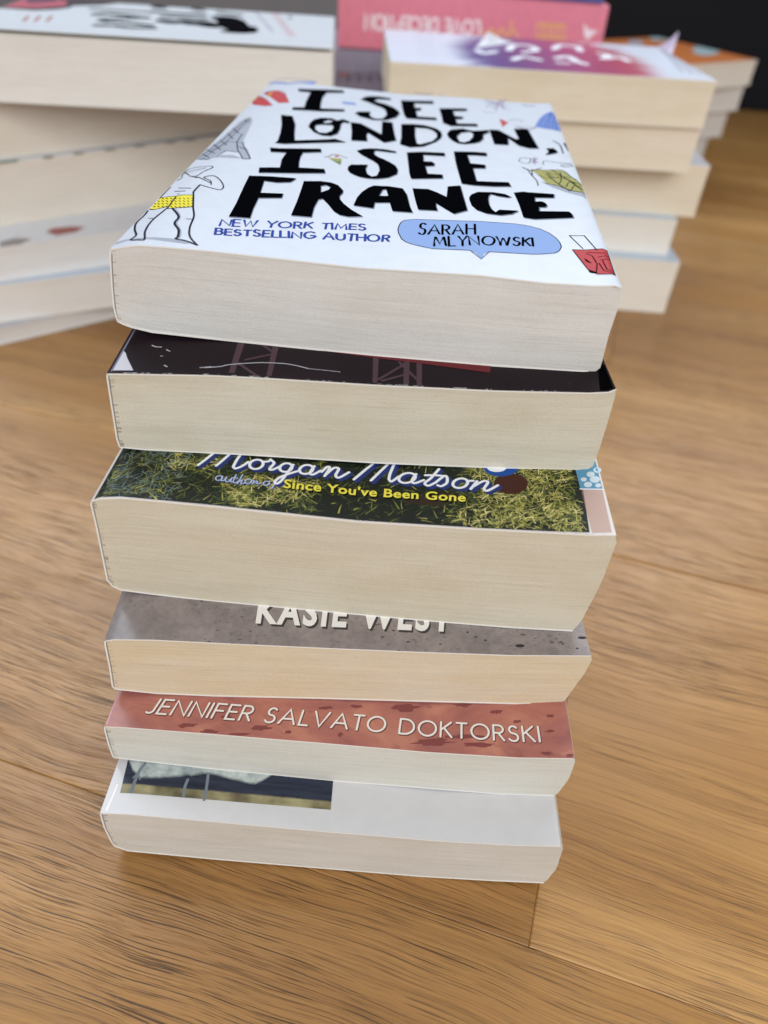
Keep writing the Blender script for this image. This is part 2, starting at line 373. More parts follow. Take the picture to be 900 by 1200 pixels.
def printed(name, cover, top, shapes, extra=None, zfun=None, seed=1):
    """ink on a cover: shapes in mm on the cover, laid a hair above it and bent with it"""
    bm = bmesh.new(); mats = []
    def mi(m):
        if m not in mats: mats.append(m)
        return mats.index(m)
    cnt = 0
    for sh in shapes:
        cnt += 1; base = .022 + .016 * sh[2 if sh[0] != 'T' else 3] + .0006 * (cnt % 20)
        if sh[0] == 'P':
            lp = [catmull(l, 3, True) if len(l) > 8 else l for l in sh[3]] if sh[1] in ('ink', 'ink_soft', 'bubble', 'domeblue', 'footprint', 'red', 'greysoft', 'photopale', 'photomix1', 'photomix2') and len(sh[3][0]) > 8 and sh[1] not in ('ink', 'ink_soft') else sh[3]
            fill(bm, lp, mi(sh[1]), base)
        elif sh[0] == 'S':
            p_ = catmull(sh[5]) if sh[4] else sh[5]
            ribbon(bm, p_, sh[3], mi(sh[1]), lambda t, b=base: b + .006 * t)
        elif sh[0] == 'T':
            if sh[1] == 'font': font_text(bm, sh[5], sh[6], mi(sh[2]), base, sh[7].get('bold', 0), sh[7].get('sp', 1.06))
            else:
                for j, s in enumerate(stroke_text(sh[5], sh[6], 1 if sh[1] == 'hand' else 0, seed + len(sh[5]))):
                    ribbon(bm, s, sh[4], mi(sh[2]), lambda t, b=base, j=j: b + .0015 * (j % 5) + .004 * t)
    if extra: extra(bm, mi)
    bmesh.ops.triangulate(bm, faces=bm.faces)
    knots = [u for u, _ in top[1:-1]] + ([u * 4.0 for u in range(18, 35)] if zfun else [])
    lo = min(v.co.x for v in bm.verts); hi = max(v.co.x for v in bm.verts)
    for u in knots:                                           # cut where the cover bends, so the ink lies on it everywhere
        if lo < u < hi: bmesh.ops.bisect_plane(bm, geom=bm.verts[:] + bm.edges[:] + bm.faces[:], plane_co=(u, 0, 0), plane_no=(1, 0, 0), dist=1e-5)
    for v in bm.verts:
        x, y, z = v.co; zz = (zfun(x, y) if zfun else 0) + interp(top, x); v.co = (x * MM, y * MM, (zz + z) * MM)
    for f in bm.faces:
        if f.normal.z < 0: f.normal_flip()
    bm.normal_update()
    for f in bm.faces:
        if f.normal.z < 0: f.normal_flip()
    me = bpy.data.meshes.new(name); bm.to_mesh(me); bm.free()
    return link(name, me, cover, [M(m) for m in mats])
# ------------------------------------------------------------------ traced measurements (mm)
PROFILES=[{'o': [-78.31,192.87,163.5],'yaw': -0.03353,'top': [(-.2,-1.69),(3.2,-.8),(7.97,.15),(17.64,.26),(27.94,.27),(66.67,-.59),(98.66,.28),(116.22,-.18),(129.09,.21),(134.28,.82),(135.87,.27)],'right': [(136.24,-1.58),(136.46,-3.23),(136.38,-6.38),(136.02,-13.92),(136.22,-21.26),(136.12,-24.25)],'bot': [(-2.16,-23.02),(-.33,-23.9),(2.04,-24.6),(7.63,-25.51),(25.51,-25.87),(72.52,-26.51),(101.92,-26.2),(124.97,-25.7),(135.05,-25.33)],'left': [(-.73,-3.71),(-1.77,-11.5),(-2.47,-18.61)]},{'o': [-76.43,171.89,137.23],'yaw': 0.04151,'top': [(-.75,-1.16),(9.11,-.67),(27.88,.11),(39.32,.17),(71.56,-.08),(104.34,.14),(129.7,1.06),(134.96,1.66),(136.79,2.71)],'right': [(137.27,1.8),(137.23,-.09),(137.33,-10.42),(137.19,-19.18),(136.85,-24.5)],'bot': [(-1.66,-25.74),(5.72,-26.19),(35.16,-26.15),(72.9,-26.7),(103.17,-26.34),(135.57,-25.53)],'left': [(-1.04,-2.35),(-1.49,-11.59),(-1.99,-22.45)]},{'o': [-78.81,150.64,110.62],'yaw': -0.01344,'top': [(-.65,-1.86),(1.96,-.67),(7.53,.24),(17.47,.23),(32.92,.05),(72.13,-1.01),(105.77,.05),(122.39,.88),(134.37,1.34),(140.77,2.08)],'right': [(141.71,1.11),(141.51,-8.82),(141.58,-12.83),(141.14,-19.8),(139.77,-31.7),(138.67,-36.86)],'bot': [(-1.05,-35.33),(1.45,-36.88),(11.29,-37.53),(29.38,-38.27),(63.1,-38.56),(94.19,-38.79),(119.98,-38.54),(138.09,-37.72)],'left': [(-1.02,-3.11),(-1.16,-10.6),(-2.14,-32.89)]},{'o': [-76.99,133.07,72.19],'yaw': 0.05031,'top': [(.03,-.72),(2.84,.19),(14.23,.65),(31.12,.29),(62.86,-.2),(92.55,-.44),(117.52,-.39),(140.67,.73)],'right': [(141.46,-.41),(140.91,-6.92),(139.08,-15.92),(137.72,-22.64)],'bot': [(-1.18,-23.9),(11.29,-25.38),(28.74,-25.71),(62.99,-25.09),(94.88,-24.85),(121.65,-24.45),(136.89,-23.81)],'left': [(-.21,-2.64),(-.82,-13.35),(-1.65,-22.2)]},{'o': [-78.01,121.85,46.93],'yaw': -0.00956,'top': [(.09,-1.32),(5.9,-.9),(32.65,-.48),(65.61,-.28),(95.96,-.38),(122.77,.79),(138.89,2.85)],'right': [(139.55,1.8),(139.93,-8.66),(138.29,-18.04)],'bot': [(-.37,-18.7),(12.9,-19.59),(30.8,-20.5),(65.73,-21.48),(97.94,-21.1),(121.49,-20.84),(137.47,-19.22)],'left': [(-.39,-3.18),(-.73,-11.53),(-.59,-18.0)]},{'o': [-77.77,104.99,25.95],'yaw': -0.00082,'top': [(.5,.32),(8.23,1.01),(34.29,.45),(67.29,-.33),(100.91,-.76),(123.15,.19),(137.3,1.72)],'right': [(138.43,-.01),(139.21,-13.4),(137.97,-21.7)],'bot': [(.96,-21.17),(4.85,-23.74),(31.95,-24.83),(67.42,-25.42),(98.34,-25.867029117013818),(121.97,-24.85),(137.29,-23.69)],'left': [(.27,-1.52),(-.07,-9.0),(.42,-18.21)]}]
GRASS={'quad': [(.25,1.48),(134.14,1.51),(134.66,30.9),(.25,24.58)],'dark': [(66.99,4.87),(95.1,1.79),(95.08,15.42),(65.59,18.0)]}
BACK={'L1': {'portrait_art': [('P','plumdark',1,[[(.5,.3),(55.53,.3),(55.73,6.41),(56.65,21.38),(47.75,32.52),(36.49,38.02),(26.84,37.61),(15.83,53.83),(1.53,61.95),(.5,61.87),(.5,50.83)]]),('P','rose',2,[[(.5,.3),(50.1,.3),(48.6,8.3),(44.84,19.9),(30.6,33.12),(10.07,29.7),(.5,15.24)]]),('P','purpleart',3,[[(8.18,.3),(28.47,9.45),(13.46,22.74),(.5,19.0)]])],'small_red_lettering': [('S','redsmear',2,2.0,0,[(99.75,28.38),(79.4,24.92)]),('S','redsmear',2,2.0,0,[(96.97,34.17),(76.78,31.02)]),('S','redsmear',2,2.0,0,[(94.16,40.23),(74.06,37.36)])],'sideways_lettering': [('S','sideways',2,5.58,1,[(33.54,51.48),(35.02,69.45),(34.15,89.18)]),('S','sideways',2,8.06,1,[(56.97,60.01),(51.76,66.76),(55.59,80.47),(58.6,90.72)]),('S','sideways',2,5.58,1,[(58.6,90.72),(66.75,76.55),(77.54,67.64),(81.91,73.81)]),('S','sideways',2,8.06,1,[(98.63,71.29),(96.59,75.76)]),('S','sideways',2,6.820000000000001,1,[(81.91,73.81),(80.1,81.6),(86.5,99.33)]),('S','sideways',2,7.4399999999999995,1,[(95.69,81.05),(99.15,89.81),(96.52,102.29)]),('S','sideways',2,6.820000000000001,1,[(.5,86.6),(.5,97.44),(.5,108.65)]),('S','sideways',2,7.4399999999999995,1,[(29.26,92.43),(32.12,102.74),(32.2,115.16)]),('S','sideways',2,7.4399999999999995,1,[(49.21,100.61),(47.31,109.19),(48.67,118.34)]),('S','sideways',2,12.4,1,[(66.37,104.33),(69.08,109.74)]),('S','sideways',2,12.4,1,[(62.91,116.77),(69.12,121.71)]),('S','sideways',2,9.3,1,[(8.8,88.6),(10.12,92.2)]),('S','sideways',2,7.75,1,[(5.82,114.5),(9.62,119.13)]),('S','sideways',2,7.75,1,[(28.86,118.59),(32.42,123.05)]),('S','sideways',2,7.75,1,[(50.31,122.66),(50.53,126.27)]),('S','sideways',2,17.05,1,[(66.38,128.5),(71.92,134.84)]),('S','sideways',2,6.820000000000001,1,[(17.22,132.31),(19.79,139.34),(22.35,146.33)]),('S','sideways',2,18.6,1,[(40.2,138.44),(48.61,143.31),(62.3,146.76),(75.2,150.67),(82.54,155.73)]),('S','sideways',2,9.3,1,[(90.87,146.34),(91.14,153.58),(87.32,159.24)]),('S','sideways',2,9.3,1,[(65.55,150.88),(71.95,159.01)]),('P','olive2',2,[[(.5,121.8),(.5,126.95),(.5,134.37),(.55,139.19),(5.67,132.23),(.5,126.49)]])],'red_author_lettering': [('S','roselight',2,3.0,0,[(.5,160.06),(.5,164.73)]),('S','roselight',2,3.0,0,[(.5,163.41),(.5,167.96)]),('S','roselight',2,3.0,0,[(2.07,166.61),(5.94,171.04)]),('S','roselight',2,3.0,0,[(17.88,169.67),(21.58,173.98)]),('S','roselight',2,3.0,0,[(32.99,172.59),(36.54,176.8)]),('S','roselight',2,3.0,0,[(47.45,175.39),(50.85,179.49)]),('S','roselight',2,3.0,0,[(61.3,178.07),(64.56,182.07)]),('S','roselight',2,3.0,0,[(74.57,180.63),(77.71,184.54)]),('S','roselight',2,3.0,0,[(87.36,183.1),(90.52,186.92)]),('S','mauve',2,1.0,0,[(.5,154.98),(81.91,173.44)]),('P','greysoft',2,[[(17.93,182.59),(21.1,182.59),(23.89,182.27),(25.91,181.67),(26.85,180.9),(26.58,180.06),(25.15,179.28),(22.75,178.68),(19.73,178.34),(16.56,178.32),(13.7,178.63),(11.61,179.23),(10.63,180.02),(10.9,180.87),(12.4,181.67),(14.87,182.27)]])]},'L3': {'dotted_edge': [('S','greenprint',2,3,0,[(139.8,27.45),(139.8,38.59)]),('S','perfgrey',2,3,0,[(139.8,55.76),(139.8,59.94)]),('S','perfgrey',2,3,0,[(139.8,74.94),(139.8,79.27)]),('S','perfgrey',2,3,0,[(139.8,95.66),(139.8,100.18)]),('S','perfgrey',2,3,0,[(139.8,115.67),(139.8,120.35)]),('S','perfgrey',2,3,0,[(139.8,137.41),(139.8,142.28)]),('S','perfgrey',2,3,0,[(139.8,151.86),(139.8,156.87)])]},'L4': {'cover_marks': [('P','redsmear',2,[[(123.82,50.07),(119.02,55.56),(120.06,66.83),(123.93,74.47),(130.56,67.52),(132.51,55.0)]]),('P','greysmear',2,[[(130.6,21.99),(127.62,31.03),(132.54,40.27),(139.59,31.8),(139.8,20.4)]])]},'R1': {'white_lettering': [('S','white2',2,5.1,1,[(63.48,60.58),(74.09,63.68),(65.16,72.98)]),('S','white2',2,5.1,1,[(55.63,83.55),(34.56,90.71),(32.9,101.45),(48.58,104.2),(60.44,92.81)]),('S','white2',2,5.1,1,[(90.71,80.89),(78.74,89.6),(86.71,99.1)]),('S','white2',2,5.1,1,[(39.68,118.18),(21.83,126.75),(24.42,137.85),(40.47,136.98)]),('S','white2',2,5.779999999999999,1,[(74.99,112.65),(68.09,122.28),(83.26,124.24),(90.84,128.64)]),('S','white2',2,5.1,1,[(45.57,149.01),(51.91,153.95),(65.93,146.56),(57.8,159.84),(70.13,162.84)]),('S','white2',2,4.08,1,[(92.25,109.9),(91.81,117.0)])],'faint_lettering': [('S','greysoft',2,.6,0,[(21.26,20.54),(20.78,33.43)]),('S','greysoft',2,.6,0,[(39.83,20.35),(39.49,32.65)]),('S','greysoft',2,.6,0,[(57.44,20.17),(57.23,31.91)]),('S','greysoft',2,.6,0,[(74.15,20.0),(74.05,31.21)]),('S','greysoft',2,.6,0,[(90.05,19.84),(90.05,30.55)])],'barcode_lettering': [('S','greysoft',2,1.4,0,[(5.03,204.7),(96.57,191.43)]),('S','greysoft',2,1.4,0,[(6.73,204.7),(100.57,196.29)]),('S','greysoft',2,1.4,0,[(8.44,204.7),(104.52,201.09)])]},'Q1': {'oval_spots': [('P','tealspot',2,[[(9.03,199.7),(15.6,199.7),(20.54,199.63),(23.16,189.55),(23.14,181.41),(20.51,176.33),(15.65,175.04),(9.23,177.75),(2.17,184.13),(.5,193.32),(.5,199.7),(.5,199.7),(.5,199.7),(.5,199.7),(.5,199.7),(1.8,199.7)]]),('P','tealspot',2,[[(84.44,199.7),(92.73,193.59),(98.93,180.32),(102.23,168.37),(102.24,159.39),(99.01,154.56),(92.98,154.56),(84.96,159.45),(76.05,168.65),(67.55,180.95),(60.78,194.57),(56.91,199.7),(56.64,199.7),(60.09,199.7),(66.68,199.7),(75.28,199.7)]]),('P','greysoft',2,[[(27.01,149.16),(31.6,142.98),(35.1,136.14),(37.0,129.68),(37.05,124.53),(35.25,121.42),(31.88,120.82),(27.41,122.81),(22.49,127.14),(17.84,133.2),(14.19,140.1),(12.13,146.77),(12.0,152.15),(13.85,155.38),(17.37,155.92),(22.01,153.72)]])]},'P2': {'title_lettering': [('T','thin','spinewhite',2,2.1,'LOVE DECEPTION',[(98.88,-16.12),(188.91,-17.08),(97.67,-24.6),(188.51,-26.7)],{})],'script_lettering': [('S','spineyellow',2,1.2,1,[(96.82,-21.1),(92.11,-25.41),(88.84,-20.05),(84.01,-24.92),(80.78,-19.56),(75.72,-25.56),(72.64,-19.63),(66.94,-25.03)]),('S','spineyellow',2,1.2,1,[(73.5,-14.57),(74.17,-26.63)])],'yellow_author_lettering': [('S','spineyellow',2,1.1,0,[(53.28,-14.47),(52.85,-18.42)]),('S','spineyellow',2,1.1,0,[(50.32,-14.43),(48.54,-18.3)]),('S','spineyellow',2,1.1,0,[(47.35,-14.39),(46.9,-18.35)]),('S','spineyellow',2,1.1,0,[(44.39,-14.36),(42.59,-18.22)]),('S','spineyellow',2,1.1,0,[(41.43,-14.32),(40.95,-18.27)]),('S','spineyellow',2,1.1,0,[(38.46,-14.28),(36.63,-18.15)]),('S','spineyellow',2,1.1,0,[(35.5,-14.24),(34.99,-18.19)]),('S','spineyellow',2,1.1,0,[(32.53,-14.2),(30.67,-18.07)]),('S','spineyellow',3,.8,0,[(53.28,-14.47),(31.7,-14.29)]),('S','spineyellow',2,1.1,0,[(52.19,-20.1),(51.76,-24.1)]),('S','spineyellow',2,1.1,0,[(49.21,-20.06),(47.41,-23.98)]),('S','spineyellow',2,1.1,0,[(46.23,-20.02),(45.77,-24.02)]),('S','spineyellow',2,1.1,0,[(43.24,-19.98),(41.42,-23.9)]),('S','spineyellow',2,1.1,0,[(40.26,-19.94),(39.77,-23.94)]),('S','spineyellow',2,1.1,0,[(37.28,-19.9),(35.43,-23.82)]),('S','spineyellow',2,1.1,0,[(34.3,-19.86),(33.78,-23.87)]),('S','spineyellow',2,1.1,0,[(31.31,-19.83),(29.44,-23.74)]),('S','spineyellow',3,.8,0,[(51.42,-24.08),(29.61,-23.9)])],'bird_emblem': [('P','spinewhite',2,[[(17.3,-12.28),(12.23,-16.51),(4.74,-16.63),(8.74,-19.74),(11.95,-23.4),(15.58,-19.58)]])]},'P3': {'dark_lettering': [('S','spinedark',2,1.6,0,[(201.58,-15.99),(202.16,-22.79)]),('S','spinedark',2,1.6,0,[(197.03,-16.31),(196.19,-22.41)]),('S','spinedark',2,1.6,0,[(192.48,-16.63),(193.02,-22.2)]),('S','spinedark',2,1.6,0,[(187.98,-15.13),(187.05,-21.82)]),('S','spinedark',2,1.6,0,[(183.43,-15.45),(183.9,-21.62)]),('S','spinedark',2,1.6,0,[(178.87,-15.77),(177.93,-21.24)]),('S','spinedark',2,1.6,0,[(174.4,-14.26),(174.78,-21.04)]),('S','spinedark',2,1.6,0,[(169.84,-14.58),(168.82,-20.66)]),('S','spinedark',2,1.6,0,[(165.28,-14.9),(165.66,-20.46)]),('S','redsmear',2,2.2,0,[(201.54,-18.43),(194.57,-16.77)])]}}
FLAPS=[[[.5,204.7,.1],[34.19,204.7,.1],[13.98,212.81,11.91]],[[55.27,59.92,.1],[23.04,93.58,.1],[34.69,71.1,7.14]]]
SPL=(74.0, 109.755, 104, 69.88499999999999)
PRINTS={}
PRINTS[(0,'title_lettering')]=[('P','ink',2,[[(16.49,198.02),(22.0,198.83),(37.02,203.22),(38.11,198.8),(30.35,194.91),(29.92,185.13),(30.77,174.14),(31.99,164.3),(42.04,167.29),(42.51,163.5),(32.26,159.19),(20.8,157.36),(20.49,161.86),(25.16,163.53),(24.07,174.72),(23.25,192.65),(17.67,192.71)]]),('P','ink',2,[[(18.07,147.28),(22.9,146.98),(26.38,133.9),(28.38,120.42),(30.15,111.16),(42.03,117.7),(44.44,119.53),(49.03,116.45),(39.4,111.71),(27.13,105.2),(23.61,105.68),(24.19,108.26),(22.96,120.33),(21.17,132.16)]]),('P','ink',2,[[(31.91,132.5),(31.59,138.81),(32.29,144.82),(34.77,148.85),(38.95,149.75),(41.7,147.08),(43.65,150.48),(46.89,147.46),(46.5,144.8),(44.3,145.35),(43.86,141.38),(44.42,135.18),(44.32,127.15),(42.25,122.49),(38.72,122.21),(35.02,125.83)],[(34.67,130.99),(34.31,136.29),(36.36,138.11),(40.44,138.96),(41.58,136.69),(41.61,130.39),(39.94,126.17),(37.26,125.91)],[(36.37,142.81),(37.99,146.4),(40.2,145.84),(39.46,142.65),(37.37,140.79)]]),('P','ink',2,[[(46.81,188.7),(48.58,195.25),(51.18,197.81),(54.65,198.87),(60.1,197.7),(60.0,194.48),(54.46,193.05),(52.97,190.14),(54.61,187.53),(58.63,185.19),(62.41,181.01),(64.8,176.29),(66.16,171.23),(65.07,163.01),(61.6,156.91),(56.0,154.41),(49.82,157.75),(47.32,162.6),(48.28,165.82),(53.36,168.16),(53.57,162.7),(54.96,158.46),(57.07,156.74),(59.82,158.77),(60.87,166.03),(59.56,173.86),(57.53,177.84),(54.91,180.43),(50.25,185.74)]]),('P','ink',2,[[(64.99,195.96),(79.97,198.35),(80.15,192.8),(71.45,191.67),(72.05,182.78),(74.97,183.45),(74.85,178.46),(72.88,177.14),(74.05,167.02),(82.32,166.7),(82.45,162.42),(69.69,162.51),(68.11,168.99),(66.41,182.89)]]),('P','ink',2,[[(83.17,184.47),(95.51,186.74),(95.5,182.34),(89.4,180.07),(90.17,171.76),(94.16,170.73),(93.18,166.42),(90.69,165.87),(91.41,158.61),(100.0,159.78),(99.95,155.63),(88.77,153.65),(85.48,158.08),(84.55,169.94)]]),('P','ink',2,[[(47.35,146.7),(51.67,146.57),(61.37,133.17),(59.82,153.5),(64.09,154.09),(65.78,139.79),(67.67,126.38),(63.27,121.44),(55.86,133.19),(55.61,129.58),(56.78,121.0),(50.71,119.61),(49.35,132.8)]]),('P','ink',2,[[(68.06,152.43),(72.8,153.47),(77.3,152.92),(80.57,150.59),(83.19,147.91),(84.87,143.61),(85.43,138.22),(84.96,132.75),(83.18,127.39),(78.72,119.86),(73.55,117.72),(69.51,121.22),(69.44,131.32)],[(74.04,147.91),(78.79,147.7),(81.39,145.05),(83.29,140.13),(83.57,134.77),(81.96,128.25),(77.4,122.86),(75.88,123.64),(74.72,134.76)]]),('P','ink',2,[[(87.45,139.77),(88.06,144.78),(89.21,147.79),(93.8,150.46),(98.39,147.56),(104.53,151.88),(104.8,148.39),(102.21,143.18),(102.09,136.51),(100.63,131.52),(98.56,128.64),(94.53,126.55),(91.84,127.24),(89.79,130.6),(88.36,134.68)],[(91.42,137.43),(93.11,143.68),(96.62,146.07),(98.14,142.86),(97.96,137.5),(96.56,132.02),(94.52,129.06),(92.5,129.9)]]),('P','ink',2,[[(104.97,152.65),(108.9,153.83),(115.5,142.26),(116.92,142.71),(115.63,158.81),(121.5,160.14),(122.64,145.16),(123.94,130.04),(120.21,129.32),(116.35,132.3),(112.35,142.23),(112.15,133.09),(111.54,131.57),(106.4,130.67),(105.69,142.01)]]),('P','ink',2,[[(127.01,130.63),(129.75,131.43),(130.65,128.35),(130.78,124.71),(125.91,121.26),(127.61,125.87)]]),('P','ink',2,[[(23.17,98.92),(26.84,98.9),(41.19,104.07),(41.95,99.8),(35.72,96.67),(35.71,91.17),(36.28,85.0),(37.22,78.8),(45.9,80.42),(46.86,75.82),(37.72,72.47),(25.38,68.73),(24.48,74.33),(31.11,76.52),(29.96,85.74),(30.05,94.45),(24.42,93.65)]]),('P','ink',2,[[(23.11,64.66),(30.81,66.13),(38.38,67.0),(37.98,64.43),(37.22,62.33),(33.05,60.49),(28.93,60.83),(30.14,48.98),(37.16,50.56),(37.39,46.47),(30.62,44.17),(31.06,34.82),(31.88,26.45),(25.75,25.8),(25.19,37.73),(23.84,53.98)]]),('P','ink',2,[[(41.32,64.89),(46.72,66.83),(50.2,66.58),(52.73,64.74),(55.01,60.17),(55.22,57.63),(54.68,54.02),(54.99,51.6),(56.89,47.31),(59.85,42.72),(63.78,38.16),(59.54,36.49),(56.86,37.14),(54.68,39.79),(52.01,45.69),(49.79,49.84),(48.62,48.62),(48.41,41.31),(48.96,32.8),(42.89,32.33),(42.5,44.93),(41.88,56.48)],[(48.39,55.62),(47.45,61.97),(48.93,63.4),(50.76,61.7),(50.39,59.1)]]),('P','ink',2,[[(54.3,106.66),(56.23,109.76),(58.75,111.55),(61.38,112.4),(65.18,112.54),(68.81,111.02),(68.68,109.06),(63.81,109.46),(61.12,109.36),(60.71,106.89),(61.34,104.09),(62.9,101.52),(65.17,99.63),(67.49,96.73),(69.85,92.76),(71.06,87.81),(71.06,82.77),(68.43,78.18),(64.23,75.68),(61.33,75.27),(58.83,75.81),(56.68,77.45),(54.98,79.29),(53.84,82.2),(53.58,86.01),(54.37,88.73),(60.01,90.85),(59.82,85.26),(60.82,80.28),(62.81,77.74),(64.38,79.44),(64.74,85.39),(64.23,89.48),(63.43,92.67),(61.28,96.32),(58.93,99.06),(55.87,103.08)]]),('P','ink',2,[[(72.88,110.49),(78.17,112.35),(87.06,112.79),(87.15,108.41),(79.16,108.31),(79.67,100.05),(82.63,100.28),(83.79,98.16),(83.58,94.93),(80.54,93.98),(81.64,85.3),(86.89,85.31),(87.09,80.92),(76.27,78.38),(75.34,84.42),(74.25,96.28)]]),('P','ink',2,[[(90.53,115.45),(103.04,116.93),(102.94,112.45),(95.66,111.26),(96.68,100.71),(102.26,100.71),(102.06,96.21),(97.67,94.71),(98.77,79.95),(109.99,82.97),(110.62,78.46),(105.07,76.44),(98.23,75.11),(93.69,76.28),(92.6,87.75),(91.49,99.68)]]),('P','ink',2,[[(59.95,46.85),(60.22,54.49),(61.18,60.55),(62.79,65.56),(64.42,68.41),(69.16,68.9),(74.03,67.53),(75.83,61.22),(77.38,50.32),(78.59,44.58),(72.39,44.79),(70.9,52.56),(66.22,51.65),(66.27,46.28)],[(66.98,58.45),(67.59,64.84),(68.72,65.5),(69.94,58.99)]]),('P','ink',2,[[(77.32,68.14),(82.53,68.36),(85.46,65.62),(88.83,61.44),(89.01,72.3),(93.17,74.16),(93.92,66.0),(95.52,49.55),(91.33,45.54),(88.61,49.65),(85.56,54.52),(85.64,51.8),(86.21,47.63),(80.21,47.49),(78.88,56.09)]]),('P','ink',2,[[(96.15,60.63),(96.34,63.24),(96.96,65.53),(99.11,68.52),(104.4,70.11),(108.2,69.53),(110.24,67.31),(109.0,66.15),(105.71,66.44),(103.38,67.82),(102.61,65.35),(102.38,61.67),(102.54,56.83),(103.21,52.98),(104.49,50.49),(105.71,53.16),(111.89,54.31),(109.66,50.51),(105.98,48.11),(101.52,48.18),(98.43,50.46),(96.89,54.5)]]),('P','ink',2,[[(111.28,72.12),(114.69,74.39),(124.95,73.89),(124.44,69.8),(118.16,69.02),(117.87,64.92),(120.24,65.61),(121.28,64.08),(121.55,61.74),(120.93,59.84),(118.85,59.49),(118.57,55.76),(128.16,56.96),(128.78,55.19),(128.95,51.8),(128.66,51.23),(116.66,47.97),(113.13,48.41),(112.45,60.24)]])]
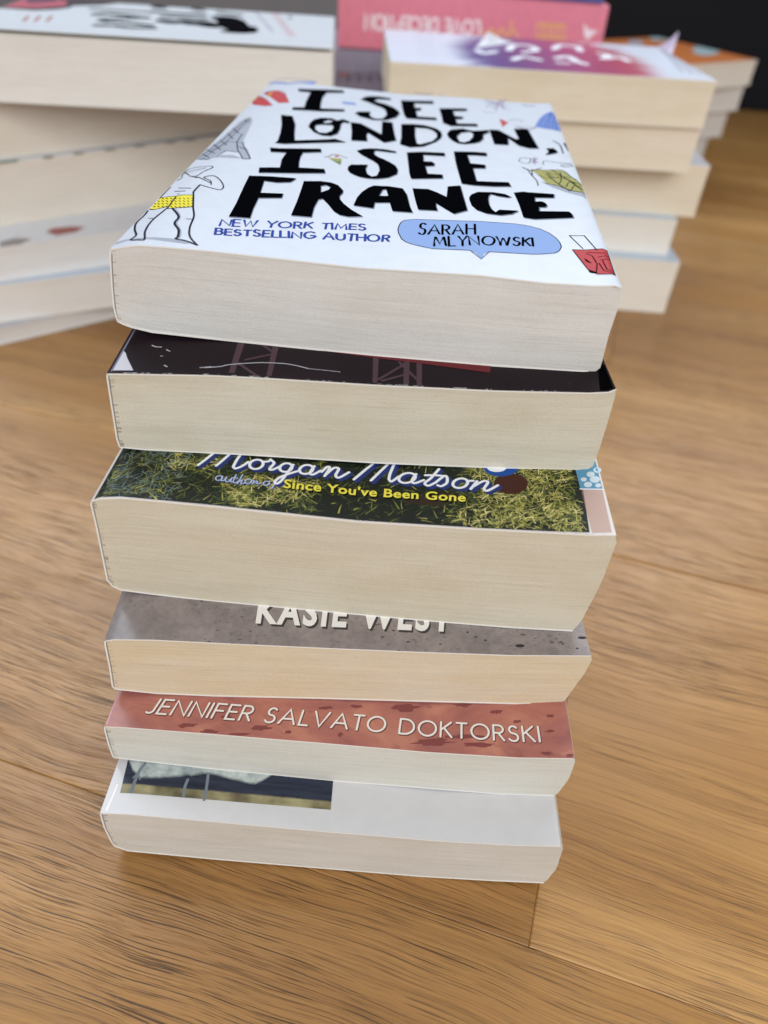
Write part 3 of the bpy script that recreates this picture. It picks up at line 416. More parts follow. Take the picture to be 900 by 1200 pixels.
PRINTS[(0,'letter_shadow')]=[('P','ink_soft',1,[[(16.84,197.27),(22.35,198.08),(37.37,202.47),(38.46,198.05),(30.7,194.16),(30.27,184.38),(31.12,173.39),(32.34,163.55),(42.39,166.54),(42.86,162.75),(32.61,158.44),(21.15,156.61),(20.84,161.11),(25.51,162.78),(24.42,173.97),(23.6,191.9),(18.02,191.96)]]),('P','ink_soft',1,[[(18.42,146.53),(23.25,146.23),(26.73,133.15),(28.73,119.67),(30.5,110.41),(42.38,116.95),(44.79,118.78),(49.38,115.7),(39.75,110.96),(27.48,104.45),(23.96,104.93),(24.54,107.51),(23.31,119.58),(21.52,131.41)]]),('P','ink_soft',1,[[(32.26,131.75),(31.94,138.06),(32.64,144.07),(35.12,148.1),(39.3,149.0),(42.05,146.33),(44.0,149.73),(47.24,146.71),(46.85,144.05),(44.65,144.6),(44.21,140.63),(44.77,134.43),(44.67,126.4),(42.6,121.74),(39.07,121.46),(35.37,125.08)],[(35.02,130.24),(34.66,135.54),(36.71,137.36),(40.79,138.21),(41.93,135.94),(41.96,129.64),(40.29,125.42),(37.61,125.16)],[(36.72,142.06),(38.34,145.65),(40.55,145.09),(39.81,141.9),(37.72,140.04)]]),('P','ink_soft',1,[[(47.16,187.95),(48.93,194.5),(51.53,197.06),(55.0,198.12),(60.45,196.95),(60.35,193.73),(54.81,192.3),(53.32,189.39),(54.96,186.78),(58.98,184.44),(62.76,180.26),(65.15,175.54),(66.51,170.48),(65.42,162.26),(61.95,156.16),(56.35,153.66),(50.17,157.0),(47.67,161.85),(48.63,165.07),(53.71,167.41),(53.92,161.95),(55.31,157.71),(57.42,155.99),(60.17,158.02),(61.22,165.28),(59.91,173.11),(57.88,177.09),(55.26,179.68),(50.6,184.99)]]),('P','ink_soft',1,[[(65.34,195.21),(80.32,197.6),(80.5,192.05),(71.8,190.92),(72.4,182.03),(75.32,182.7),(75.2,177.71),(73.23,176.39),(74.4,166.27),(82.67,165.95),(82.8,161.67),(70.04,161.76),(68.46,168.24),(66.76,182.14)]]),('P','ink_soft',1,[[(83.52,183.72),(95.86,185.99),(95.85,181.59),(89.75,179.32),(90.52,171.01),(94.51,169.98),(93.53,165.67),(91.04,165.12),(91.76,157.86),(100.35,159.03),(100.3,154.88),(89.12,152.9),(85.83,157.33),(84.9,169.19)]]),('P','ink_soft',1,[[(47.7,145.95),(52.02,145.82),(61.72,132.42),(60.17,152.75),(64.44,153.34),(66.13,139.04),(68.02,125.63),(63.62,120.69),(56.21,132.44),(55.96,128.83),(57.13,120.25),(51.06,118.86),(49.7,132.05)]]),('P','ink_soft',1,[[(68.41,151.68),(73.15,152.72),(77.65,152.17),(80.92,149.84),(83.54,147.16),(85.22,142.86),(85.78,137.47),(85.31,132.0),(83.53,126.64),(79.07,119.11),(73.9,116.97),(69.86,120.47),(69.79,130.57)],[(74.39,147.16),(79.14,146.95),(81.74,144.3),(83.64,139.38),(83.92,134.02),(82.31,127.5),(77.75,122.11),(76.23,122.89),(75.07,134.01)]]),('P','ink_soft',1,[[(87.8,139.02),(88.41,144.03),(89.56,147.04),(94.15,149.71),(98.74,146.81),(104.88,151.13),(105.15,147.64),(102.56,142.43),(102.44,135.76),(100.98,130.77),(98.91,127.89),(94.88,125.8),(92.19,126.49),(90.14,129.85),(88.71,133.93)],[(91.77,136.68),(93.46,142.93),(96.97,145.32),(98.49,142.11),(98.31,136.75),(96.91,131.27),(94.87,128.31),(92.85,129.15)]]),('P','ink_soft',1,[[(105.32,151.9),(109.25,153.08),(115.85,141.51),(117.27,141.96),(115.98,158.06),(121.85,159.39),(122.99,144.41),(124.29,129.29),(120.56,128.57),(116.7,131.55),(112.7,141.48),(112.5,132.34),(111.89,130.82),(106.75,129.92),(106.04,141.26)]]),('P','ink_soft',1,[[(127.36,129.88),(130.1,130.68),(131.0,127.6),(131.13,123.96),(126.26,120.51),(127.96,125.12)]]),('P','ink_soft',1,[[(23.52,98.17),(27.19,98.15),(41.54,103.32),(42.3,99.05),(36.07,95.92),(36.06,90.42),(36.63,84.25),(37.57,78.05),(46.25,79.67),(47.21,75.07),(38.07,71.72),(25.73,67.98),(24.83,73.58),(31.46,75.77),(30.31,84.99),(30.4,93.7),(24.77,92.9)]]),('P','ink_soft',1,[[(23.46,63.91),(31.16,65.38),(38.73,66.25),(38.33,63.68),(37.57,61.58),(33.4,59.74),(29.28,60.08),(30.49,48.23),(37.51,49.81),(37.74,45.72),(30.97,43.42),(31.41,34.07),(32.23,25.7),(26.1,25.05),(25.54,36.98),(24.19,53.23)]]),('P','ink_soft',1,[[(41.67,64.14),(47.07,66.08),(50.55,65.83),(53.08,63.99),(55.36,59.42),(55.57,56.88),(55.03,53.27),(55.34,50.85),(57.24,46.56),(60.2,41.97),(64.13,37.41),(59.89,35.74),(57.21,36.39),(55.03,39.04),(52.36,44.94),(50.14,49.09),(48.97,47.87),(48.76,40.56),(49.31,32.05),(43.24,31.58),(42.85,44.18),(42.23,55.73)],[(48.74,54.87),(47.8,61.22),(49.28,62.65),(51.11,60.95),(50.74,58.35)]]),('P','ink_soft',1,[[(54.65,105.91),(56.58,109.01),(59.1,110.8),(61.73,111.65),(65.53,111.79),(69.16,110.27),(69.03,108.31),(64.16,108.71),(61.47,108.61),(61.06,106.14),(61.69,103.34),(63.25,100.77),(65.52,98.88),(67.84,95.98),(70.2,92.01),(71.41,87.06),(71.41,82.02),(68.78,77.43),(64.58,74.93),(61.68,74.52),(59.18,75.06),(57.03,76.7),(55.33,78.54),(54.19,81.45),(53.93,85.26),(54.72,87.98),(60.36,90.1),(60.17,84.51),(61.17,79.53),(63.16,76.99),(64.73,78.69),(65.09,84.64),(64.58,88.73),(63.78,91.92),(61.63,95.57),(59.28,98.31),(56.22,102.33)]]),('P','ink_soft',1,[[(73.23,109.74),(78.52,111.6),(87.41,112.04),(87.5,107.66),(79.51,107.56),(80.02,99.3),(82.98,99.53),(84.14,97.41),(83.93,94.18),(80.89,93.23),(81.99,84.55),(87.24,84.56),(87.44,80.17),(76.62,77.63),(75.69,83.67),(74.6,95.53)]]),('P','ink_soft',1,[[(90.88,114.7),(103.39,116.18),(103.29,111.7),(96.01,110.51),(97.03,99.96),(102.61,99.96),(102.41,95.46),(98.02,93.96),(99.12,79.2),(110.34,82.22),(110.97,77.71),(105.42,75.69),(98.58,74.36),(94.04,75.53),(92.95,87.0),(91.84,98.93)]]),('P','ink_soft',1,[[(60.3,46.1),(60.57,53.74),(61.53,59.8),(63.14,64.81),(64.77,67.66),(69.51,68.15),(74.38,66.78),(76.18,60.47),(77.73,49.57),(78.94,43.83),(72.74,44.04),(71.25,51.81),(66.57,50.9),(66.62,45.53)],[(67.33,57.7),(67.94,64.09),(69.07,64.75),(70.29,58.24)]]),('P','ink_soft',1,[[(77.67,67.39),(82.88,67.61),(85.81,64.87),(89.18,60.69),(89.36,71.55),(93.52,73.41),(94.27,65.25),(95.87,48.8),(91.68,44.79),(88.96,48.9),(85.91,53.77),(85.99,51.05),(86.56,46.88),(80.56,46.74),(79.23,55.34)]]),('P','ink_soft',1,[[(96.5,59.88),(96.69,62.49),(97.31,64.78),(99.46,67.77),(104.75,69.36),(108.55,68.78),(110.59,66.56),(109.35,65.4),(106.06,65.69),(103.73,67.07),(102.96,64.6),(102.73,60.92),(102.89,56.08),(103.56,52.23),(104.84,49.74),(106.06,52.41),(112.24,53.56),(110.01,49.76),(106.33,47.36),(101.87,47.43),(98.78,49.71),(97.24,53.75)]]),('P','ink_soft',1,[[(111.63,71.37),(115.04,73.64),(125.3,73.14),(124.79,69.05),(118.51,68.27),(118.22,64.17),(120.59,64.86),(121.63,63.33),(121.9,60.99),(121.28,59.09),(119.2,58.74),(118.92,55.01),(128.51,56.21),(129.13,54.44),(129.3,51.05),(129.01,50.48),(117.01,47.22),(113.48,47.66),(112.8,59.49)]])]
PRINTS[(0,'tagline_lettering')]=[('T','hand','inkblue',2,.74,'NEW YORK TIMES',[(25.08,17.88),(65.73,27.02),(24.35,23.1),(65.35,31.51)],{}),('T','hand','inkblue',2,.78,'BESTSELLING AUTHOR',[(25.48,11.29),(73.18,19.68),(24.55,15.75),(72.91,24.48)],{})]
PRINTS[(0,'speech_bubble')]=[('P','bubble',1,[[(75.49,26.58),(75.15,28.96),(75.22,32.28),(75.62,35.23),(76.57,37.29),(80.11,38.77),(93.99,39.79),(110.47,41.85),(114.71,41.33),(117.61,39.66),(120.06,36.7),(121.78,32.88),(122.61,29.35),(122.74,25.95),(121.86,22.78),(120.38,20.76),(113.74,18.49),(101.59,16.74),(99.25,10.72),(96.28,16.49),(85.71,15.93),(80.0,18.28),(77.93,19.92),(76.66,22.02)]]),('S','ink',2,.28,0,[(75.49,26.58),(75.15,28.96),(75.22,32.28),(75.62,35.23),(76.57,37.29),(80.11,38.77),(93.99,39.79),(110.47,41.85),(114.71,41.33),(117.61,39.66),(120.06,36.7),(121.78,32.88),(122.61,29.35),(122.74,25.95),(121.86,22.78),(120.38,20.76),(113.74,18.49),(101.59,16.74),(99.25,10.72),(96.28,16.49),(85.71,15.93),(80.0,18.28),(77.93,19.92),(76.66,22.02),(75.49,26.58)])]
PRINTS[(0,'author_lettering')]=[('T','hand','ink',3,.75,'SARAH',[(81.33,25.96),(97.8,29.23),(81.32,34.85),(97.89,37.03)],{}),('T','hand','ink',3,.75,'MLYNOWSKI',[(86.2,17.95),(114.52,24.72),(85.75,25.12),(114.91,31.11)],{})]
PRINTS[(0,'suitcase_drawing')]=[('P','red',1,[[(125.7,24.16),(135.57,25.18),(135.22,7.0),(130.38,7.04),(128.35,10.34),(127.21,16.21)]]),('P','ink',2,[[(128.27,10.5),(130.57,8.52),(130.42,7.37),(128.58,8.2)]]),('P','ink',2,[[(128.35,18.61),(129.28,16.49),(130.06,14.69),(129.12,15.18),(128.43,16.4)]]),('S','ink',3,.3,0,[(128.82,25.4),(126.01,35.41),(130.4,35.8),(132.6,23.98)]),('S','ink',3,.3,0,[(129.27,21.9),(130.72,19.97),(131.31,14.17),(130.32,7.87)]),('S','ink',3,.3,0,[(130.03,22.58),(134.7,21.57)]),('S','ink',3,.3,0,[(132.28,18.97),(135.57,20.18)]),('S','ink',3,.3,0,[(131.86,14.57),(132.47,9.41),(135.04,7.63)]),('S','ink',3,.3,0,[(132.64,16.72),(135.57,17.99)]),('S','ink',3,.3,0,[(133.08,16.25),(133.39,10.2),(135.15,9.41)]),('S','ink',3,.3,0,[(125.7,24.16),(135.57,25.18),(135.22,7.0),(130.38,7.04)]),('S','ink',3,.3,0,[(125.7,24.16),(127.21,16.21),(128.35,10.34)])]
PRINTS[(0,'aeroplane_drawing')]=[('P','greysoft',1,[[(121.02,87.85),(124.22,84.92),(131.19,78.73),(135.57,76.04),(135.46,70.32),(130.78,74.82),(125.15,80.96)]]),('P','olive',2,[[(119.08,100.73),(130.11,101.66),(132.72,93.17),(135.57,85.45),(135.57,75.36),(131.12,78.08),(127.49,83.42),(123.41,85.47),(121.13,95.1)]]),('S','ink',3,.35,1,[(117.77,101.26),(118.67,94.66),(120.15,87.7),(120.25,82.15)]),('S','ink',3,.35,1,[(119.08,100.73),(124.7,100.99),(130.11,101.66),(132.72,93.17),(135.57,85.45)]),('S','ink',3,.35,1,[(123.21,99.21),(126.56,96.82),(132.15,91.79)]),('S','ink',3,.35,1,[(129.39,98.73),(129.06,90.71),(127.63,84.83)]),('S','ink',3,.35,1,[(122.98,85.39),(127.43,82.73),(131.86,77.33),(135.57,75.36)]),('S','ink',3,.35,1,[(129.9,82.25),(131.71,87.57),(135.24,84.5)]),('S','ink',3,.35,1,[(124.89,98.01),(126.23,93.09),(130.39,91.28),(133.48,84.58)]),('S','ink',3,.35,1,[(121.29,94.39),(123.89,91.22),(128.65,93.23)]),('S','ink',3,.35,1,[(131.12,78.08),(132.92,83.27),(135.57,79.74)]),('S','ink',3,.35,1,[(119.26,100.0),(119.07,93.99)]),('S','inkgrey',2,.3,1,[(115.81,114.31),(115.43,110.08),(118.46,108.41),(119.71,113.48)]),('S','inkgrey',2,.3,1,[(115.85,115.15),(119.35,115.06),(121.82,110.63)]),('S','inkgrey',2,.3,1,[(124.13,107.87),(124.99,112.84),(131.0,110.92),(134.92,109.11)]),('S','inkgrey',2,.3,1,[(130.48,107.81),(132.54,108.33),(134.88,106.69),(132.23,105.24),(130.43,107.35)]),('S','mauve',3,.5,0,[(119.82,115.15),(122.23,109.9)]),('S','mauve',3,.5,0,[(119.9,109.47),(122.42,115.63)]),('S','mauve',3,.5,0,[(121.35,117.09),(120.95,108.07)])]
PRINTS[(0,'dome_drawing')]=[('P','domeblue',1,[[(125.07,164.64),(126.9,174.59),(129.03,182.83),(131.76,188.78),(134.28,191.59),(135.57,189.58),(135.57,175.63),(135.57,157.74),(130.89,160.52),(125.38,163.82)]]),('S','inkblue',2,.3,0,[(126.97,165.61),(130.51,182.58),(134.19,190.61)]),('S','inkblue',2,.3,0,[(128.64,163.61),(131.73,179.21),(134.37,190.77)]),('S','inkblue',2,.3,0,[(130.33,162.34),(134.14,189.97)]),('S','inkblue',2,.3,0,[(131.89,159.78),(135.04,190.78)]),('S','inkblue',2,.3,0,[(133.42,157.25),(135.56,187.57)]),('S','inkblue',2,.3,0,[(126.07,168.38),(135.57,162.38)]),('S','inkblue',2,.3,0,[(127.78,176.31),(135.57,170.65)]),('P','red',1,[[(109.97,174.09),(113.9,168.88),(110.92,159.58)]]),('S','inkgrey',2,.3,1,[(114.01,171.36),(117.99,175.82),(120.37,171.71)]),('S','inkgrey',2,.3,1,[(118.08,163.79),(122.42,163.22),(124.94,162.86)]),('S','mauve',2,.45,1,[(104.15,208.76),(109.37,201.44),(115.2,212.29)]),('S','mauve',2,.45,1,[(104.72,193.41),(109.5,205.43),(111.81,194.97)]),('S','mauve',2,.45,1,[(106.86,208.1),(112.78,197.34),(115.32,194.79)]),('S','mauve',2,.45,1,[(107.34,192.8),(114.36,213.9)]),('S','mauve',2,.45,1,[(104.49,202.94),(115.22,202.38)]),('S','mauve',2,.45,1,[(108.94,188.0),(111.55,212.49),(113.0,191.8)]),('S','inkblue',2,.7,1,[(122.03,204.92),(124.56,202.75),(127.73,203.82)]),('S','inkblue',2,.9,1,[(70.4,213.59),(75.06,211.78),(79.1,213.6)]),('S','inkblue',2,.6,0,[(82.79,212.4),(83.72,211.8)]),('P','inkgrey',2,[[(134.38,138.25),(135.57,140.47),(135.57,127.05),(135.17,128.49)]]),('S','inkgrey',2,.3,0,[(102.78,183.23),(107.95,183.89)]),('S','inkgrey',2,.5,1,[(130.7,142.22),(132.77,135.48),(132.9,123.22)]),('S','inkgrey',2,.5,1,[(116.6,163.49),(121.4,158.69),(125.27,162.35)]),('S','inkgrey',2,.5,1,[(116.0,103.2),(118.88,99.52),(122.89,103.43)]),('S','inkgrey',2,.5,1,[(124.18,96.33),(126.96,86.85),(130.7,77.61)]),('S','inkgrey',2,.5,1,[(126.5,101.97),(130.91,90.94),(134.73,77.87)])]
PRINTS[(0,'pizza_drawing')]=[('P','olive',1,[[(45.44,93.78),(50.14,94.74),(50.66,89.77),(50.71,86.54)]]),('P','green',2,[[(46.88,92.06),(48.97,90.78),(50.35,92.14),(50.63,88.12),(49.84,87.83)]]),('S','brown',3,.5,1,[(45.24,95.23),(46.92,98.89),(49.75,97.83)]),('S','inkgrey',3,.3,0,[(43.95,94.05),(45.24,95.23)]),('S','inkgrey',3,.3,0,[(50.09,97.11),(52.16,96.03)]),('P','red',3,[[(47.38,97.34),(48.77,97.88),(48.75,96.16),(47.59,95.71)]])]
PRINTS[(0,'dash_drawing')]=[('P','domeblue',1,[[(39.31,180.94),(45.52,180.75),(46.19,177.05),(40.33,176.93)]])]
PRINTS[(0,'flip_flops_drawing')]=[('P','red',1,[[(.25,172.64),(.25,178.08),(.25,182.43),(.77,184.29),(6.14,174.38),(11.74,162.31),(8.55,159.73),(2.17,166.04)]]),('P','red',1,[[(1.84,188.63),(3.73,192.45),(9.52,190.16),(13.22,184.46),(17.55,169.56),(13.24,167.38),(8.45,175.65)]]),('S','yellow',2,.6,0,[(.25,174.15),(.25,183.47)]),('S','yellow',2,.6,0,[(6.06,181.05),(5.84,188.62)]),('S','inkgrey',2,.3,1,[(.25,172.12),(.25,183.12),(.61,185.03),(6.64,173.5)]),('S','inkgrey',2,.3,1,[(1.84,188.63),(4.12,192.19),(9.41,190.73),(13.06,185.3)]),('P','domeblue',1,[[(.25,208.03),(.25,216.81),(9.45,208.53),(12.91,212.36),(22.08,215.75),(21.65,209.6),(14.65,210.29),(9.38,205.22),(1.27,211.31)]]),('S','inkblue',2,.7,1,[(.25,223.59),(8.91,219.14),(14.66,218.38),(21.22,216.76)])]
PRINTS[(0,'lattice_tower_drawing')]=[('P','greysoft',1,[[(.25,83.8),(.25,90.4),(.25,96.97),(2.18,113.2),(3.3,134.4),(4.75,138.31),(6.2,141.1),(8.63,135.53),(10.36,121.29),(10.74,117.09),(12.46,101.21),(15.84,94.46),(19.28,83.62),(16.68,82.88),(14.15,89.38),(9.02,90.41),(6.61,85.67),(5.39,80.56)]]),('P','greysoft',1,[[(5.02,81.96),(7.78,85.13),(12.59,86.25),(16.68,82.88)]]),('S','inkgrey',2,.38,0,[(.25,85.78),(3.38,104.21),(5.22,128.76),(6.17,139.91)]),('S','inkgrey',2,.38,0,[(2.16,82.94),(5.82,101.05),(6.49,125.82),(7.47,136.8)]),('S','inkgrey',2,.38,0,[(2.46,91.4),(6.49,102.68),(10.02,102.52),(9.38,114.58)]),('S','inkgrey',2,.38,0,[(10.02,102.52),(12.4,93.54),(16.68,82.88)]),('S','inkgrey',2,.38,0,[(12.24,102.14),(15.1,94.26),(19.28,83.62)]),('S','inkgrey',2,.38,0,[(7.14,83.64),(8.93,90.76),(13.23,90.05)]),('S','inkgrey',2,.38,0,[(.25,90.4),(4.74,82.96)]),('S','inkgrey',2,.38,0,[(.25,95.79),(5.47,88.0)]),('S','inkgrey',2,.38,0,[(.97,102.95),(6.5,92.13)]),('S','inkgrey',2,.38,0,[(2.76,106.63),(7.0,98.53)]),('S','inkgrey',2,.38,0,[(2.96,116.82),(7.57,107.15)]),('S','inkgrey',2,.38,0,[(3.45,124.11),(8.09,114.22)]),('S','inkgrey',2,.38,0,[(4.75,138.31),(6.36,133.88),(8.54,132.0)]),('S','inkgrey',2,.38,0,[(10.02,102.52),(13.0,102.34)]),('S','inkgrey',2,.38,0,[(11.81,97.17),(15.64,93.47)]),('S','inkgrey',2,.38,0,[(.25,83.8),(5.39,80.56)]),('S','inkgrey',2,.38,0,[(16.76,82.55),(19.36,83.29)])]
PRINTS[(0,'swimmer_drawing')]=[('P','greysoft',1,[[(.25,2.76),(.47,4.9),(3.63,5.68),(7.6,5.17),(10.31,5.84),(12.86,5.89),(16.58,5.68),(20.57,3.2),(16.52,3.43),(8.99,4.28),(8.15,3.52),(4.11,4.35),(1.99,3.91)]]),('P','yellow',2,[[(.25,31.31),(.25,35.4),(.25,41.58),(5.6,40.87),(10.85,41.55),(13.49,31.46),(7.23,28.94),(6.22,30.83),(2.37,29.96)]]),('S','ink',3,.28,0,[(.25,36.73),(.83,35.1)]),('S','ink',3,.28,0,[(.65,33.86),(1.81,32.16)]),('S','ink',3,.28,0,[(.25,41.66),(.5,40.23)]),('S','ink',3,.28,0,[(.31,38.95),(1.5,37.19)]),('S','ink',3,.28,0,[(1.31,35.93),(2.47,34.21)]),('S','ink',3,.28,0,[(2.29,32.98),(3.41,31.34)]),('S','ink',3,.28,0,[(.99,41.09),(2.17,39.3)]),('S','ink',3,.28,0,[(1.99,38.03),(3.15,36.28)]),('S','ink',3,.28,0,[(2.96,35.04),(4.04,33.52)]),('S','ink',3,.28,0,[(3.86,32.26),(4.91,30.82)]),('S','ink',3,.28,0,[(2.67,40.16),(3.79,38.52)]),('S','ink',3,.28,0,[(3.61,37.22),(4.67,35.72)]),('S','ink',3,.28,0,[(4.49,34.45),(5.54,32.98)]),('S','ink',3,.28,0,[(5.36,31.73),(6.39,30.3)]),('S','ink',3,.28,0,[(4.25,39.48),(5.31,37.96)]),('S','ink',3,.28,0,[(5.13,36.66),(6.18,35.18)]),('S','ink',3,.28,0,[(6.0,33.91),(7.03,32.45)]),('S','ink',3,.28,0,[(6.84,31.2),(7.86,29.78)]),('S','ink',3,.28,0,[(5.78,38.91),(6.83,37.4)]),('S','ink',3,.28,0,[(6.64,36.11),(7.68,34.64)]),('S','ink',3,.28,0,[(7.49,33.37),(8.41,32.21)]),('S','ink',3,.28,0,[(8.26,30.87),(9.08,29.99)]),('S','ink',3,.28,0,[(7.3,38.35),(8.27,37.05)]),('S','ink',3,.28,0,[(8.11,35.66),(8.95,34.75)]),('S','ink',3,.28,0,[(8.79,33.38),(9.62,32.49)]),('S','ink',3,.28,0,[(9.46,31.14),(10.28,30.26)]),('S','ink',3,.28,0,[(8.65,38.26),(9.5,37.34)]),('S','ink',3,.28,0,[(9.33,35.94),(10.17,35.03)]),('S','ink',3,.28,0,[(10.0,33.66),(10.83,32.77)]),('S','ink',3,.28,0,[(10.66,31.41),(11.47,30.53)]),('S','ink',3,.28,0,[(9.88,38.55),(10.72,37.62)]),('S','ink',3,.28,0,[(10.55,36.22),(11.38,35.31)]),('S','ink',3,.28,0,[(11.21,33.94),(12.03,33.04)]),('S','ink',3,.28,0,[(11.86,31.69),(12.67,30.8)]),('S','ink',3,.28,0,[(11.12,38.83),(11.95,37.91)]),('S','ink',3,.28,0,[(11.78,36.51),(12.6,35.59)]),('S','ink',3,.28,0,[(12.43,34.22),(13.25,33.32)]),('S','ink',3,.28,0,[(13.07,31.96),(13.88,31.08)]),('S','inkgrey',4,.6,1,[(.25,29.78),(.61,25.67),(.39,19.1),(2.21,12.88),(4.35,7.96),(4.03,4.57),(6.18,3.83),(8.16,3.72),(6.08,10.46),(5.14,19.24),(6.41,29.58)]),('S','inkgrey',4,.7,1,[(8.36,28.53),(11.95,22.49),(12.4,17.11),(14.95,12.39),(16.19,7.58),(16.18,5.8),(18.95,5.04),(22.85,2.78)]),('S','inkgrey',4,.55,1,[(22.85,2.78),(19.3,8.29),(17.38,15.01),(16.15,23.42),(13.83,30.95),(10.92,41.56),(10.09,44.98),(10.22,51.67)]),('S','inkgrey',4,.4,1,[(10.22,51.67),(14.6,49.34),(17.62,48.33),(17.65,52.09),(14.78,58.32),(11.83,61.6),(9.4,59.14),(12.34,56.32),(13.56,52.47)]),('S','inkgrey',4,.4,1,[(6.46,60.12),(10.01,56.88),(12.85,54.36)]),('S','inkgrey',4,.35,1,[(.25,41.58),(.25,43.55),(.25,52.23)]),('S','inkgrey',4,.35,1,[(3.54,46.16),(7.3,45.12)]),('S','inkgrey',4,.35,1,[(3.86,49.36),(8.3,47.58)]),('S','inkgrey',4,.3,1,[(5.42,42.86),(6.38,42.49)]),('S','inkgrey',4,.35,1,[(.59,63.06),(.25,68.68),(1.31,71.58),(4.97,71.92),(9.38,70.98),(7.68,65.46),(6.23,60.94),(3.66,61.99)]),('S','inkgrey',4,.35,1,[(.36,66.88),(4.08,68.48),(7.41,69.8)]),('S','inkgrey',4,.35,1,[(4.18,61.78),(7.34,58.62)]),('S','inkgrey',4,.35,1,[(3.32,63.15),(.66,67.45)]),('S','inkgrey',4,.5,1,[(6.44,30.4),(5.82,40.16)]),('S','inkgrey',4,.35,1,[(.25,41.58),(5.64,40.73),(10.92,41.56)]),('S','inkgrey',4,.35,1,[(.25,31.31),(2.47,29.68),(6.22,30.83),(7.31,28.68),(13.59,31.37)]),('S','inkgrey',4,.3,1,[(3.31,21.72),(5.11,21.12)]),('S','inkgrey',4,.3,1,[(14.68,21.09),(16.27,21.22)]),('S','inkgrey',4,.35,1,[(.52,58.79),(1.42,61.82)]),('P','greysoft',3,[[(8.71,28.03),(9.99,27.74),(12.57,22.62),(13.12,17.27),(15.65,12.55),(16.89,7.73),(16.47,6.65),(15.09,12.43),(12.54,17.14),(12.09,22.52)]])]
PRINTS[(1,'bridge_picture')]=[('P','plum',1,[[(31.48,21.61),(33.59,21.84),(33.28,1.49),(31.76,1.47)]]),('P','plum',1,[[(41.58,22.77),(43.42,23.02),(43.34,.87),(41.98,1.1)]]),('P','plum',1,[[(70.6,17.64),(72.31,17.84),(72.06,.79),(70.72,.9)]]),('P','plum',1,[[(79.53,18.58),(81.26,18.76),(80.65,.31),(79.11,.42)]]),('P','plum',1,[[(83.13,18.95),(84.86,19.13),(84.13,.15),(82.79,.15)]]),('S','plum',2,.9,0,[(35.16,8.95),(42.85,13.35)]),('S','plum',2,.9,0,[(33.02,7.36),(39.76,.31)]),('S','plum',2,.9,0,[(37.52,19.26),(42.85,13.35)]),('S','plum',2,.9,0,[(72.37,2.64),(79.95,12.17)]),('S','plum',2,.9,0,[(73.39,2.08),(79.65,5.98)]),('S','plum',2,.9,0,[(78.2,12.7),(82.88,3.64)]),('P','bandred',3,[[(39.41,26.65),(66.0,27.02),(104.78,15.66),(103.64,9.29),(85.91,12.34),(66.41,15.15),(44.13,18.32)]])]
PRINTS[(1,'cover_scuffs')]=[('P','scuff',2,[[(.26,1.53),(.25,6.96),(.29,12.61),(1.41,11.0),(2.57,8.2),(4.59,4.32),(5.95,1.66)]]),('S','scuff',4,.3,1,[(24.88,3.75),(28.77,4.49),(31.24,5.81),(36.45,7.16),(41.1,7.95),(47.25,7.89),(52.87,6.14)]),('S','scuff',4,.18,1,[(52.87,6.14),(56.98,5.84),(61.77,5.35)]),('S','scuff',4,.35,1,[(7.62,15.71),(8.83,14.89),(10.47,14.79)]),('S','scuff',4,.3,1,[(12.21,13.35),(13.43,12.41)]),('S','scuff',4,.3,1,[(13.65,4.59),(14.59,3.85)]),('S','scuff',4,.25,1,[(23.54,3.64),(26.52,4.29)]),('S','scuff',4,.25,1,[(11.48,9.65),(12.07,9.67)])]
